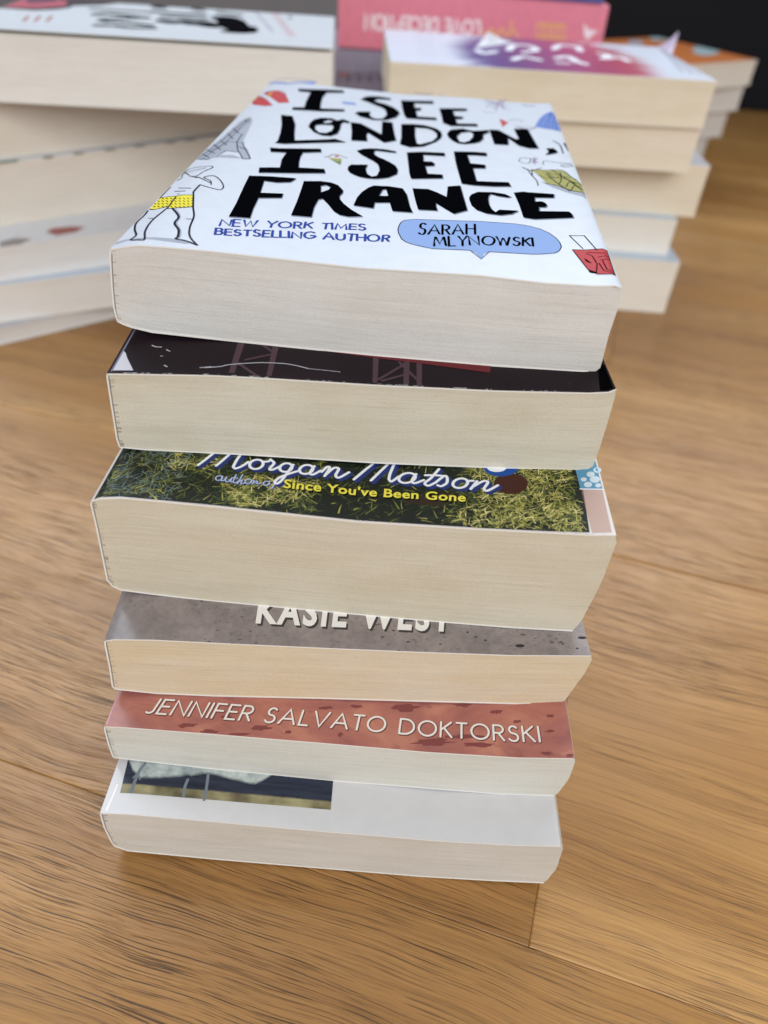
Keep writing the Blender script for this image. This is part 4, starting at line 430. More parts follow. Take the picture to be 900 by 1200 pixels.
PRINTS[(1,'edge_wear')]=[('S','scuff',4,.13,0,[(62.73,.16),(63.3,.32)]),('S','scuff',4,.28,0,[(3.83,.16),(4.53,.17)]),('S','scuff',4,.11,0,[(74.5,.16),(75.32,.23)]),('S','scuff',4,.25,0,[(93.75,.16),(94.4,.19)]),('S','scuff',4,.2,0,[(33.7,.16),(34.01,.33)]),('S','scuff',4,.18,0,[(79.17,.16),(80.14,.29)]),('S','scuff',4,.23,0,[(16.12,.16),(16.61,.29)]),('S','scuff',4,.15,0,[(57.41,.16),(57.69,.2)]),('S','scuff',4,.14,0,[(39.27,.16),(40.28,.32)]),('S','scuff',4,.18,0,[(116.44,.16),(116.69,.25)]),('S','scuff',4,.28,0,[(6.03,.16),(6.65,.18)]),('S','scuff',4,.22,0,[(79.99,.16),(80.31,.32)]),('S','scuff',4,.12,0,[(29.19,.16),(29.4,.26)]),('S','scuff',4,.2,0,[(5.25,.16),(5.54,.33)]),('S','scuff',4,.23,0,[(57.19,.16),(57.79,.18)]),('S','scuff',4,.22,0,[(77.79,.16),(78.17,.33)]),('S','scuff',4,.22,0,[(9.99,.16),(10.74,.19)]),('S','scuff',4,.3,0,[(37.61,.16),(38.81,.18)]),('S','scuff',4,.15,0,[(94.01,.16),(95.16,.27)]),('S','scuff',4,.23,0,[(8.55,.16),(9.12,.27)]),('S','scuff',4,.17,0,[(102.93,.16),(103.21,.32)]),('S','scuff',4,.18,0,[(78.35,.16),(79.01,.34)]),('S','scuff',4,.26,0,[(77.1,.16),(77.32,.22)]),('S','scuff',4,.19,0,[(58.93,.16),(59.34,.22)]),('S','scuff',4,.12,0,[(14.46,.16),(15.29,.3)]),('S','scuff',4,.26,0,[(6.28,.16),(7.26,.25)]),('S','scuff',4,.25,0,[(94.52,.16),(94.97,.24)]),('S','scuff',4,.18,0,[(32.79,.16),(33.96,.23)]),('S','scuff',4,.23,0,[(113.93,.16),(114.5,.19)]),('S','scuff',4,.11,0,[(111.78,.16),(112.24,.34)]),('S','scuff',4,.3,0,[(25.29,.16),(26.43,.27)]),('S','scuff',4,.14,0,[(4.53,.16),(4.79,.23)]),('S','scuff',4,.17,0,[(81.89,.16),(83.06,.19)]),('S','scuff',4,.12,0,[(75.49,.16),(75.83,.26)]),('S','scuff',4,.19,0,[(92.78,.16),(93.05,.29)]),('S','scuff',4,.28,0,[(101.58,.16),(102.16,.19)]),('S','scuff',4,.28,0,[(95.3,.16),(96.27,.25)]),('S','scuff',4,.21,0,[(15.8,.16),(16.05,.19)]),('S','scuff',4,.26,0,[(84.23,.16),(84.51,.2)]),('S','scuff',4,.19,0,[(4.68,.16),(5.05,.26)]),('S','scuff',4,.2,0,[(53.09,.16),(53.46,.33)]),('S','scuff',4,.11,0,[(72.07,.16),(73.21,.34)]),('S','scuff',4,.2,0,[(117.68,.16),(118.42,.26)]),('S','scuff',4,.23,0,[(120.33,.16),(120.6,.26)]),('S','scuff',4,.24,0,[(41.74,.16),(42.67,.18)]),('S','scuff',4,.2,0,[(93.24,.16),(93.89,.27)])]
PRINTS[(1,'hinge_crease')]=[('S','hinge',3,.5,1,[(.25,1.14),(.25,8.13),(.25,16.36),(.25,25.55)])]
PRINTS[(1,'black_band')]=[('P','black',2,[[(132.8,.62),(136.3,.62),(136.43,13.03),(135.19,15.61)]])]
PRINTS[(2,'edge_wear')]=[('S','scuff',7,.16,0,[(10.04,.16),(10.66,.22)]),('S','scuff',7,.22,0,[(119.87,.16),(120.23,.22)]),('S','scuff',7,.23,0,[(100.04,.16),(100.67,.22)]),('S','scuff',7,.19,0,[(7.79,.16),(8.41,.22)]),('S','scuff',7,.13,0,[(93.18,.16),(93.67,.22)]),('S','scuff',7,.14,0,[(28.15,.16),(28.77,.22)]),('S','scuff',7,.18,0,[(11.63,.16),(12.08,.22)]),('S','scuff',7,.21,0,[(74.23,.16),(74.45,.22)]),('S','scuff',7,.12,0,[(47.4,.16),(48.15,.22)]),('S','scuff',7,.24,0,[(129.89,.16),(130.5,.22)]),('S','scuff',7,.13,0,[(134.18,.16),(134.96,.22)]),('S','scuff',7,.21,0,[(49.39,.16),(49.75,.22)]),('S','scuff',7,.13,0,[(28.56,.16),(28.91,.22)]),('S','scuff',7,.24,0,[(18.97,.16),(19.83,.22)]),('S','scuff',7,.18,0,[(52.53,.16),(53.25,.22)]),('S','scuff',7,.2,0,[(72.43,.16),(72.89,.22)]),('S','scuff',7,.18,0,[(34.41,.16),(34.79,.22)]),('S','scuff',7,.23,0,[(29.25,.16),(29.76,.22)]),('S','scuff',7,.22,0,[(5.96,.16),(6.23,.22)]),('S','scuff',7,.22,0,[(10.69,.16),(11.06,.22)]),('S','scuff',7,.13,0,[(83.5,.16),(83.85,.22)]),('S','scuff',7,.22,0,[(39.6,.16),(40.01,.22)]),('S','scuff',7,.23,0,[(132.75,.16),(133.5,.22)]),('S','scuff',7,.23,0,[(126.78,.16),(127.59,.22)]),('S','scuff',7,.16,0,[(131.68,.16),(131.95,.22)]),('S','scuff',7,.18,0,[(35.88,.16),(36.5,.22)]),('S','scuff',7,.17,0,[(49.14,.16),(49.93,.22)]),('S','scuff',7,.18,0,[(30.79,.16),(31.18,.22)]),('S','scuff',7,.17,0,[(84.19,.16),(84.79,.22)]),('S','scuff',7,.16,0,[(27.78,.16),(28.26,.22)])]
PRINTS[(2,'grass_photograph')]=[('P','grassdark',1,[[(.25,.24),(1.57,.52),(7.4,.37),(32.84,.35),(72.1,.35),(105.86,.35),(122.43,.34),(134.04,.82),(136.27,51.3),(.25,35.7)]]),('P','shoe',3,[[(119.26,20.51),(118.89,18.99),(118.09,17.6),(116.93,16.47),(115.53,15.7),(114.02,15.36),(112.54,15.48),(111.23,16.05),(110.21,17.02),(109.58,18.31),(109.42,19.79),(109.73,21.32),(110.51,22.75),(111.67,23.94),(113.1,24.76),(114.67,25.12),(116.19,24.98),(117.53,24.37),(118.55,23.35),(119.14,22.01)]]),('P','shoe2',2,[[(84.0,9.63),(92.09,13.17),(97.98,15.14),(95.62,11.65),(95.04,8.23),(84.03,8.72)]])]
PRINTS[(2,'blue_dot')]=[('P','inkblue2',4,[[(117.21,28.35),(116.85,26.91),(116.02,25.57),(114.8,24.48),(113.32,23.74),(111.71,23.4),(110.13,23.5),(108.72,24.04),(107.62,24.96),(106.93,26.17),(106.73,27.58),(107.04,29.04),(107.84,30.4),(109.06,31.54),(110.58,32.33),(112.24,32.68),(113.87,32.57),(115.31,32.0),(116.41,31.04),(117.06,29.78)]]),('P','white2',5,[[(113.7,28.09),(113.5,27.32),(113.04,26.6),(112.36,26.02),(111.52,25.61),(110.61,25.42),(109.71,25.47),(108.9,25.76),(108.28,26.25),(107.89,26.91),(107.78,27.66),(107.95,28.43),(108.41,29.16),(109.09,29.76),(109.94,30.18),(110.87,30.37),(111.78,30.32),(112.59,30.02),(113.22,29.52),(113.6,28.85)]])]
PRINTS[(2,'author_lettering')]=[('S','navy',3,1.1440000000000001,1,[(25.5,16.05),(26.96,19.0),(28.4,22.19),(29.48,24.73)]),('S','navy',3,1.1440000000000001,1,[(30.55,16.56),(32.0,19.79),(33.23,22.96),(33.99,25.95)]),('S','navy',3,1.1440000000000001,1,[(35.37,16.91),(35.79,20.63),(36.89,25.52)]),('S','navy',3,1.1440000000000001,1,[(35.37,16.91),(36.19,16.15),(37.7,17.5),(39.15,19.84)]),('S','navy',3,1.1440000000000001,1,[(43.36,18.52),(43.47,19.55),(43.18,20.48),(42.56,21.13),(41.73,21.35),(40.88,21.09),(40.19,20.41),(39.79,19.46),(39.78,18.44),(40.14,17.56),(40.81,17.0),(41.64,16.88),(42.46,17.21),(43.11,17.94),(43.45,18.91)]),('S','navy',3,1.1440000000000001,1,[(43.15,20.55),(44.71,21.1),(45.24,22.12)]),('S','navy',3,1.1440000000000001,1,[(45.42,21.78),(46.47,20.49),(45.71,17.64),(46.62,17.44),(48.35,19.18)]),('S','navy',3,1.1440000000000001,1,[(51.78,18.53),(51.9,19.47),(51.67,20.33),(51.12,20.92),(50.37,21.12),(49.58,20.89),(48.92,20.27),(48.53,19.4),(48.49,18.46),(48.8,17.65),(49.4,17.14),(50.15,17.02),(50.92,17.33),(51.53,17.99),(51.87,18.89)]),('S','navy',3,1.1440000000000001,1,[(52.01,20.74),(50.78,16.02),(49.74,12.52),(48.66,11.3),(48.25,12.44),(49.87,14.98),(54.0,18.19)]),('S','navy',3,1.1440000000000001,1,[(57.77,18.66),(57.93,19.65),(57.7,20.55),(57.12,21.16),(56.32,21.36),(55.46,21.09),(54.72,20.43),(54.27,19.5),(54.19,18.51),(54.5,17.67),(55.13,17.14),(55.95,17.04),(56.79,17.38),(57.48,18.09),(57.88,19.03)]),('S','navy',3,1.1440000000000001,1,[(58.16,21.09),(57.33,17.87),(58.25,17.14),(60.17,19.26)]),('S','navy',3,1.1440000000000001,1,[(60.56,18.79),(61.84,21.37),(62.61,20.95),(61.65,17.01)]),('S','navy',3,1.1440000000000001,1,[(61.89,17.77),(63.81,21.16),(65.26,21.05),(64.72,17.9),(65.8,17.02),(68.36,19.96)]),('S','navy',4,1.1880000000000002,1,[(25.15,16.35),(26.6,19.31),(28.05,22.51),(29.13,25.05)]),('S','navy',4,1.1880000000000002,1,[(30.2,16.87),(31.65,20.1),(32.89,23.28),(33.64,26.27)]),('S','navy',4,1.1880000000000002,1,[(35.04,17.21),(35.45,20.93),(36.54,25.84)]),('S','navy',4,1.1880000000000002,1,[(35.04,17.21),(35.85,16.45),(37.37,17.8),(38.81,20.15)]),('S','navy',4,1.1880000000000002,1,[(43.03,18.83),(43.13,19.85),(42.85,20.79),(42.22,21.44),(41.4,21.66),(40.55,21.4),(39.85,20.72),(39.46,19.77),(39.44,18.75),(39.81,17.86),(40.48,17.3),(41.31,17.18),(42.13,17.51),(42.78,18.24),(43.12,19.21)]),('S','navy',4,1.1880000000000002,1,[(42.81,20.86),(44.37,21.41),(44.91,22.43)]),('S','navy',4,1.1880000000000002,1,[(45.08,22.09),(46.14,20.8),(45.38,17.94),(46.29,17.74),(48.02,19.49)]),('S','navy',4,1.1880000000000002,1,[(51.46,18.84),(51.58,19.78),(51.34,20.64),(50.79,21.23),(50.04,21.43),(49.25,21.2),(48.6,20.58),(48.21,19.7),(48.16,18.76),(48.48,17.95),(49.07,17.44),(49.83,17.32),(50.6,17.63),(51.21,18.3),(51.55,19.19)]),('S','navy',4,1.1880000000000002,1,[(51.69,21.05),(50.46,16.32),(49.42,12.81),(48.34,11.59),(47.93,12.73),(49.55,15.28),(53.68,18.49)]),('S','navy',4,1.1880000000000002,1,[(57.45,18.97),(57.62,19.96),(57.38,20.86),(56.8,21.47),(56.0,21.67),(55.13,21.4),(54.4,20.74),(53.95,19.81),(53.87,18.82),(54.18,17.97),(54.81,17.44),(55.63,17.34),(56.48,17.68),(57.17,18.39),(57.56,19.34)]),('S','navy',4,1.1880000000000002,1,[(57.85,21.4),(57.01,18.17),(57.93,17.44),(59.85,19.57)]),('S','navy',4,1.1880000000000002,1,[(60.24,19.09),(61.53,21.68),(62.3,21.26),(61.34,17.32)]),('S','navy',4,1.1880000000000002,1,[(61.58,18.07),(63.49,21.47),(64.95,21.36),(64.41,18.2),(65.5,17.32),(68.05,20.27)]),('S','navy',5,1.056,1,[(24.88,16.58),(26.33,19.54),(27.77,22.75),(28.85,25.3)]),('S','navy',5,1.056,1,[(29.93,17.09),(31.38,20.34),(32.61,23.52),(33.36,26.51)]),('S','navy',5,1.056,1,[(34.77,17.43),(35.18,21.16),(36.27,26.08)]),('S','navy',5,1.056,1,[(34.77,17.43),(35.59,16.67),(37.1,18.02),(38.54,20.38)]),('S','navy',5,1.056,1,[(42.77,19.05),(42.87,20.08),(42.58,21.02),(41.96,21.67),(41.13,21.89),(40.28,21.63),(39.59,20.95),(39.19,20.0),(39.18,18.97),(39.55,18.09),(40.21,17.53),(41.05,17.4),(41.87,17.74),(42.52,18.46),(42.85,19.44)]),('S','navy',5,1.056,1,[(42.55,21.09),(44.11,21.64),(44.65,22.67)]),('S','navy',5,1.056,1,[(44.82,22.32),(45.88,21.03),(45.12,18.17),(46.04,17.96),(47.76,19.72)]),('S','navy',5,1.056,1,[(51.2,19.06),(51.33,20.01),(51.08,20.87),(50.53,21.46),(49.78,21.66),(48.99,21.43),(48.34,20.81),(47.95,19.93),(47.91,18.99),(48.22,18.18),(48.82,17.66),(49.58,17.55),(50.34,17.86),(50.96,18.52),(51.29,19.42)]),('S','navy',5,1.056,1,[(51.43,21.28),(50.21,16.54),(49.17,13.03),(48.09,11.8),(47.67,12.94),(49.29,15.5),(53.42,18.71)]),('S','navy',5,1.056,1,[(57.2,19.19),(57.36,20.19),(57.13,21.09),(56.55,21.7),(55.74,21.9),(54.88,21.63),(54.14,20.96),(53.69,20.04),(53.62,19.05),(53.93,18.2),(54.56,17.67),(55.38,17.56),(56.22,17.9),(56.91,18.62),(57.31,19.57)]),('S','navy',5,1.056,1,[(57.59,21.63),(56.76,18.4),(57.69,17.66),(59.6,19.79)]),('S','navy',5,1.056,1,[(59.99,19.32),(61.28,21.91),(62.05,21.5),(61.09,17.54)]),('S','navy',5,1.056,1,[(61.33,18.29),(63.25,21.71),(64.7,21.59),(64.17,18.43),(65.25,17.55),(67.81,20.5)]),('S','white2',7,.88,1,[(24.52,16.89),(25.97,19.86),(27.41,23.07),(28.49,25.62)]),('S','white2',7,.88,1,[(29.59,17.4),(31.03,20.65),(32.26,23.84),(33.01,26.83)]),('S','white2',7,.88,1,[(34.43,17.73),(34.83,21.47),(35.92,26.4)]),('S','white2',7,.88,1,[(34.43,17.73),(35.25,16.98),(36.77,18.33),(38.2,20.69)]),('S','white2',7,.88,1,[(42.44,19.36),(42.54,20.39),(42.25,21.33),(41.62,21.98),(40.8,22.2),(39.94,21.94),(39.25,21.26),(38.85,20.31),(38.84,19.28),(39.21,18.39),(39.88,17.83),(40.71,17.7),(41.54,18.04),(42.19,18.77),(42.52,19.75)]),('S','white2',7,.88,1,[(42.21,21.4),(43.78,21.95),(44.31,22.98)]),('S','white2',7,.88,1,[(44.49,22.64),(45.55,21.34),(44.79,18.47),(45.71,18.27),(47.44,20.02)]),('S','white2',7,.88,1,[(50.88,19.37),(51.0,20.31),(50.76,21.18),(50.2,21.77),(49.45,21.97),(48.67,21.74),(48.01,21.11),(47.62,20.24),(47.58,19.3),(47.89,18.48),(48.49,17.97),(49.25,17.85),(50.02,18.16),(50.63,18.83),(50.97,19.72)]),('S','white2',7,.88,1,[(51.11,21.59),(49.89,16.84),(48.85,13.32),(47.77,12.09),(47.35,13.24),(48.97,15.8),(53.1,19.02)]),('S','white2',7,.88,1,[(56.88,19.5),(57.05,20.5),(56.81,21.4),(56.23,22.02),(55.42,22.21),(54.56,21.95),(53.82,21.27),(53.37,20.34),(53.3,19.35),(53.61,18.5),(54.24,17.97),(55.07,17.87),(55.91,18.21),(56.6,18.92),(56.99,19.87)]),('S','white2',7,.88,1,[(57.27,21.94),(56.45,18.7),(57.37,17.97),(59.29,20.1)]),('S','white2',7,.88,1,[(59.68,19.63),(60.96,22.22),(61.73,21.81),(60.78,17.84)]),('S','white2',7,.88,1,[(61.02,18.6),(62.93,22.02),(64.39,21.91),(63.86,18.73),(64.95,17.85),(67.5,20.81)]),('S','navy',3,1.1440000000000001,1,[(70.16,16.82),(72.8,21.35),(74.98,24.8),(76.63,27.85)]),('S','navy',3,1.1440000000000001,1,[(75.07,16.95),(77.36,21.3),(79.4,25.03),(80.4,27.19)]),('S','navy',3,1.1440000000000001,1,[(80.15,18.12),(80.41,21.1),(81.75,27.32)]),('S','navy',3,1.1440000000000001,1,[(80.15,18.12),(80.93,17.03),(82.91,19.56)]),('S','navy',3,1.1440000000000001,1,[(87.34,18.49),(87.68,19.58),(87.54,20.58),(86.92,21.28),(85.98,21.52),(84.89,21.26),(83.91,20.54),(83.23,19.54),(82.99,18.45),(83.25,17.5),(83.93,16.9),(84.91,16.75),(85.97,17.1),(86.91,17.86),(87.52,18.89)]),('S','navy',3,1.1440000000000001,1,[(87.87,21.23),(86.76,17.98),(87.63,16.91),(90.16,18.6)]),('S','navy',3,1.1440000000000001,1,[(94.52,24.27),(92.25,19.78),(90.49,17.18),(91.58,16.14),(93.58,17.87)]),('S','navy',3,1.1440000000000001,1,[(90.54,20.89),(93.44,21.17),(96.16,21.04)]),('S','navy',3,1.1440000000000001,1,[(93.47,17.66),(95.98,21.02),(96.82,20.52),(96.75,17.98),(95.26,16.3),(94.19,16.58)]),('S','navy',3,1.1440000000000001,1,[(102.4,17.52),(102.76,18.55),(102.67,19.49),(102.15,20.17),(101.31,20.42),(100.33,20.2),(99.42,19.55),(98.77,18.61),(98.51,17.58),(98.69,16.69),(99.28,16.1),(100.15,15.94),(101.12,16.24),(101.99,16.95),(102.59,17.91)]),('S','navy',3,1.1440000000000001,1,[(102.7,19.32),(104.39,19.68)]),('S','navy',3,1.1440000000000001,1,[(105.46,19.59),(103.55,15.77)]),('S','navy',3,1.1440000000000001,1,[(104.06,16.76),(107.26,19.73),(108.56,19.24),(107.36,16.28),(108.26,15.41),(111.35,18.1)]),('S','navy',4,1.1880000000000002,1,[(69.83,17.15),(72.46,21.72),(74.65,25.18),(76.29,28.24)]),('S','navy',4,1.1880000000000002,1,[(74.74,17.31),(77.04,21.67),(79.07,25.41),(80.07,27.57)]),('S','navy',4,1.1880000000000002,1,[(79.83,18.48),(80.09,21.46),(81.43,27.7)]),('S','navy',4,1.1880000000000002,1,[(79.83,18.48),(80.61,17.39),(82.59,19.92)]),('S','navy',4,1.1880000000000002,1,[(87.03,18.84),(87.37,19.94),(87.22,20.94),(86.61,21.64),(85.66,21.89),(84.58,21.62),(83.59,20.91),(82.91,19.9),(82.68,18.8),(82.93,17.86),(83.62,17.25),(84.6,17.11),(85.66,17.45),(86.6,18.22),(87.21,19.25)]),('S','navy',4,1.1880000000000002,1,[(87.55,21.59),(86.45,18.34),(87.32,17.26),(89.85,18.96)]),('S','navy',4,1.1880000000000002,1,[(94.21,24.65),(91.94,20.14),(90.18,17.54),(91.27,16.49),(93.28,18.22)]),('S','navy',4,1.1880000000000002,1,[(90.23,21.26),(93.13,21.54),(95.86,21.41)]),('S','navy',4,1.1880000000000002,1,[(93.16,18.02),(95.68,21.39),(96.52,20.88),(96.45,18.34),(94.96,16.65),(93.89,16.93)]),('S','navy',4,1.1880000000000002,1,[(102.11,17.88),(102.47,18.9),(102.38,19.86),(101.86,20.53),(101.02,20.78),(100.04,20.56),(99.12,19.91),(98.47,18.97),(98.21,17.94),(98.4,17.04),(98.99,16.45),(99.86,16.29),(100.83,16.6),(101.7,17.3),(102.3,18.26)]),('S','navy',4,1.1880000000000002,1,[(102.41,19.69),(104.1,20.04)]),('S','navy',4,1.1880000000000002,1,[(105.18,19.95),(103.27,16.12)]),('S','navy',4,1.1880000000000002,1,[(103.77,17.12),(106.98,20.1),(108.27,19.61),(107.08,16.64),(107.98,15.76),(111.08,18.46)]),('S','navy',5,1.056,1,[(69.56,17.39),(72.19,22.0),(74.38,25.46),(76.03,28.53)]),('S','navy',5,1.056,1,[(74.48,17.57),(76.77,21.94),(78.81,25.69),(79.8,27.85)]),('S','navy',5,1.056,1,[(79.57,18.75),(79.83,21.74),(81.16,27.99)]),('S','navy',5,1.056,1,[(79.57,18.75),(80.36,17.66),(82.34,20.2)]),('S','navy',5,1.056,1,[(86.78,19.11),(87.12,20.21),(86.97,21.21),(86.36,21.92),(85.41,22.16),(84.32,21.9),(83.34,21.18),(82.66,20.17),(82.42,19.07),(82.68,18.13),(83.37,17.52),(84.35,17.37),(85.41,17.72),(86.35,18.49),(86.96,19.52)]),('S','navy',5,1.056,1,[(87.3,21.87),(86.2,18.61),(87.07,17.53),(89.61,19.23)]),('S','navy',5,1.056,1,[(93.96,24.93),(91.7,20.41),(89.94,17.81),(91.03,16.76),(93.04,18.49)]),('S','navy',5,1.056,1,[(89.98,21.53),(92.89,21.81),(95.62,21.68)]),('S','navy',5,1.056,1,[(92.92,18.29),(95.44,21.66),(96.28,21.15),(96.22,18.6),(94.72,16.92),(93.65,17.2)]),('S','navy',5,1.056,1,[(101.88,18.15),(102.23,19.17),(102.14,20.13),(101.62,20.8),(100.78,21.05),(99.8,20.83),(98.89,20.18),(98.23,19.24),(97.98,18.21),(98.17,17.3),(98.76,16.72),(99.63,16.56),(100.6,16.86),(101.47,17.57),(102.06,18.53)]),('S','navy',5,1.056,1,[(102.17,19.96),(103.86,20.31)]),('S','navy',5,1.056,1,[(104.94,20.22),(103.04,16.38)]),('S','navy',5,1.056,1,[(103.54,17.38),(106.75,20.37),(108.05,19.89),(106.85,16.91),(107.76,16.03),(110.85,18.74)]),('S','white2',7,.88,1,[(69.23,17.73),(71.86,22.34),(74.04,25.84),(75.69,28.91)]),('S','white2',7,.88,1,[(74.15,17.93),(76.44,22.31),(78.48,26.07),(79.47,28.24)]),('S','white2',7,.88,1,[(79.25,19.11),(79.51,22.11),(80.83,28.37)]),('S','white2',7,.88,1,[(79.25,19.11),(80.04,18.01),(82.02,20.56)]),('S','white2',7,.88,1,[(86.47,19.47),(86.81,20.57),(86.66,21.58),(86.04,22.28),(85.09,22.53),(84.0,22.27),(83.02,21.55),(82.34,20.53),(82.1,19.43),(82.36,18.48),(83.05,17.87),(84.03,17.73),(85.1,18.08),(86.04,18.85),(86.65,19.89)]),('S','white2',7,.88,1,[(86.99,22.23),(85.88,18.97),(86.76,17.89),(89.3,19.59)]),('S','white2',7,.88,1,[(93.65,25.3),(91.39,20.78),(89.63,18.16),(90.73,17.11),(92.74,18.85)]),('S','white2',7,.88,1,[(89.67,21.9),(92.58,22.18),(95.31,22.05)]),('S','white2',7,.88,1,[(92.62,18.64),(95.13,22.03),(95.98,21.52),(95.92,18.96),(94.42,17.27),(93.35,17.55)]),('S','white2',7,.88,1,[(101.59,18.5),(101.94,19.53),(101.85,20.49),(101.33,21.17),(100.49,21.42),(99.5,21.2),(98.59,20.54),(97.94,19.6),(97.68,18.56),(97.87,17.66),(98.46,17.07),(99.33,16.91),(100.31,17.21),(101.18,17.92),(101.77,18.89)]),('S','white2',7,.88,1,[(101.88,20.32),(103.57,20.68)]),('S','white2',7,.88,1,[(104.66,20.59),(102.75,16.73)]),('S','white2',7,.88,1,[(103.25,17.74),(106.46,20.74),(107.76,20.25),(106.57,17.27),(107.48,16.39),(110.57,19.1)])]
PRINTS[(2,'byline_lettering')]=[('S','navy',4,.62,1,[(32.74,11.53),(32.77,12.01),(32.61,12.46),(32.3,12.77),(31.89,12.88),(31.48,12.76),(31.16,12.45),(30.98,12.01),(30.98,11.52),(31.18,11.1),(31.51,10.82),(31.92,10.76),(32.32,10.91),(32.63,11.25),(32.78,11.71)]),('S','pale',6,.36,1,[(32.55,11.67),(32.58,12.16),(32.42,12.6),(32.11,12.91),(31.7,13.02),(31.29,12.91),(30.96,12.6),(30.78,12.15),(30.79,11.67),(30.98,11.24),(31.32,10.97),(31.73,10.9),(32.13,11.05),(32.43,11.39),(32.58,11.85)]),('S','navy',4,.62,1,[(32.66,12.8),(32.67,10.89),(33.39,11.01),(33.95,12.32)]),('S','pale',6,.36,1,[(32.47,12.95),(32.48,11.04),(33.2,11.15),(33.76,12.46)]),('S','navy',4,.62,1,[(33.89,12.57),(33.8,11.08),(34.67,10.54),(35.26,12.2)]),('S','pale',6,.36,1,[(33.7,12.72),(33.61,11.22),(34.48,10.68),(35.07,12.34)]),('S','navy',4,.62,1,[(35.34,12.56),(35.35,10.83),(36.11,10.79)]),('S','pale',6,.36,1,[(35.15,12.7),(35.16,10.97),(35.91,10.93)]),('S','navy',4,.62,1,[(36.24,14.12),(36.07,10.95),(36.83,10.4),(37.3,11.17)]),('S','pale',6,.36,1,[(36.05,14.26),(35.88,11.09),(36.64,10.54),(37.11,11.31)]),('S','navy',4,.62,1,[(35.6,12.61),(36.98,12.67)]),('S','pale',6,.36,1,[(35.41,12.75),(36.79,12.81)]),('S','navy',4,.62,1,[(38.01,14.43),(37.41,10.15)]),('S','pale',6,.36,1,[(37.82,14.57),(37.22,10.29)]),('S','navy',4,.62,1,[(37.55,11.04),(38.4,12.05),(38.3,10.48),(38.95,10.42),(39.33,11.17)]),('S','pale',6,.36,1,[(37.36,11.18),(38.21,12.19),(38.11,10.62),(38.77,10.56),(39.14,11.31)]),('S','navy',4,.62,1,[(41.0,11.42),(41.05,11.87),(40.91,12.28),(40.63,12.55),(40.26,12.64),(39.87,12.53),(39.55,12.23),(39.37,11.81),(39.36,11.37),(39.52,10.98),(39.82,10.74),(40.21,10.69),(40.58,10.84),(40.88,11.17),(41.04,11.59)]),('S','pale',6,.36,1,[(40.81,11.57),(40.86,12.01),(40.72,12.42),(40.44,12.7),(40.07,12.79),(39.68,12.67),(39.36,12.37),(39.18,11.96),(39.17,11.51),(39.33,11.12),(39.64,10.88),(40.02,10.83),(40.4,10.98),(40.69,11.31),(40.85,11.73)]),('S','navy',4,.62,1,[(41.13,12.34),(41.71,12.1),(41.46,10.67)]),('S','pale',6,.36,1,[(40.94,12.48),(41.52,12.24),(41.27,10.81)]),('S','navy',4,.62,1,[(41.46,11.19),(42.65,12.26)]),('S','pale',6,.36,1,[(41.28,11.33),(42.46,12.4)]),('S','navy',4,.62,1,[(42.65,12.26),(42.77,11.07),(43.67,11.39)]),('S','pale',6,.36,1,[(42.46,12.4),(42.58,11.21),(43.48,11.53)]),('S','navy',4,.62,1,[(46.04,11.41),(46.08,11.86),(45.96,12.26),(45.69,12.54),(45.34,12.64),(44.97,12.54),(44.66,12.25),(44.49,11.84),(44.48,11.4),(44.63,11.02),(44.92,10.77),(45.28,10.71),(45.64,10.85),(45.93,11.16),(46.08,11.58)]),('S','pale',6,.36,1,[(45.85,11.55),(45.9,12.0),(45.77,12.4),(45.5,12.68),(45.15,12.78),(44.78,12.68),(44.48,12.39),(44.3,11.98),(44.29,11.54),(44.45,11.16),(44.74,10.91),(45.1,10.85),(45.46,10.99),(45.74,11.3),(45.89,11.72)]),('S','navy',4,.62,1,[(48.75,14.88),(48.05,14.49),(47.58,12.24),(47.24,9.95),(46.65,9.68)]),('S','pale',6,.36,1,[(48.56,15.02),(47.87,14.64),(47.4,12.38),(47.05,10.09),(46.46,9.82)]),('S','navy',4,.62,1,[(47.14,12.33),(48.74,12.35)]),('S','pale',6,.36,1,[(46.95,12.47),(48.56,12.49)]),('T','font','yellow2',6,.0,"Since You've Been Gone",[(50.03,10.75),(101.16,11.05),(49.74,14.67),(101.36,14.67)],{'bold': 0.045}),('T','font','black',5,.0,"Since You've Been Gone",[(50.36,10.23),(101.39,10.51),(50.07,14.14),(101.59,14.12)],{'bold': 0.045})]
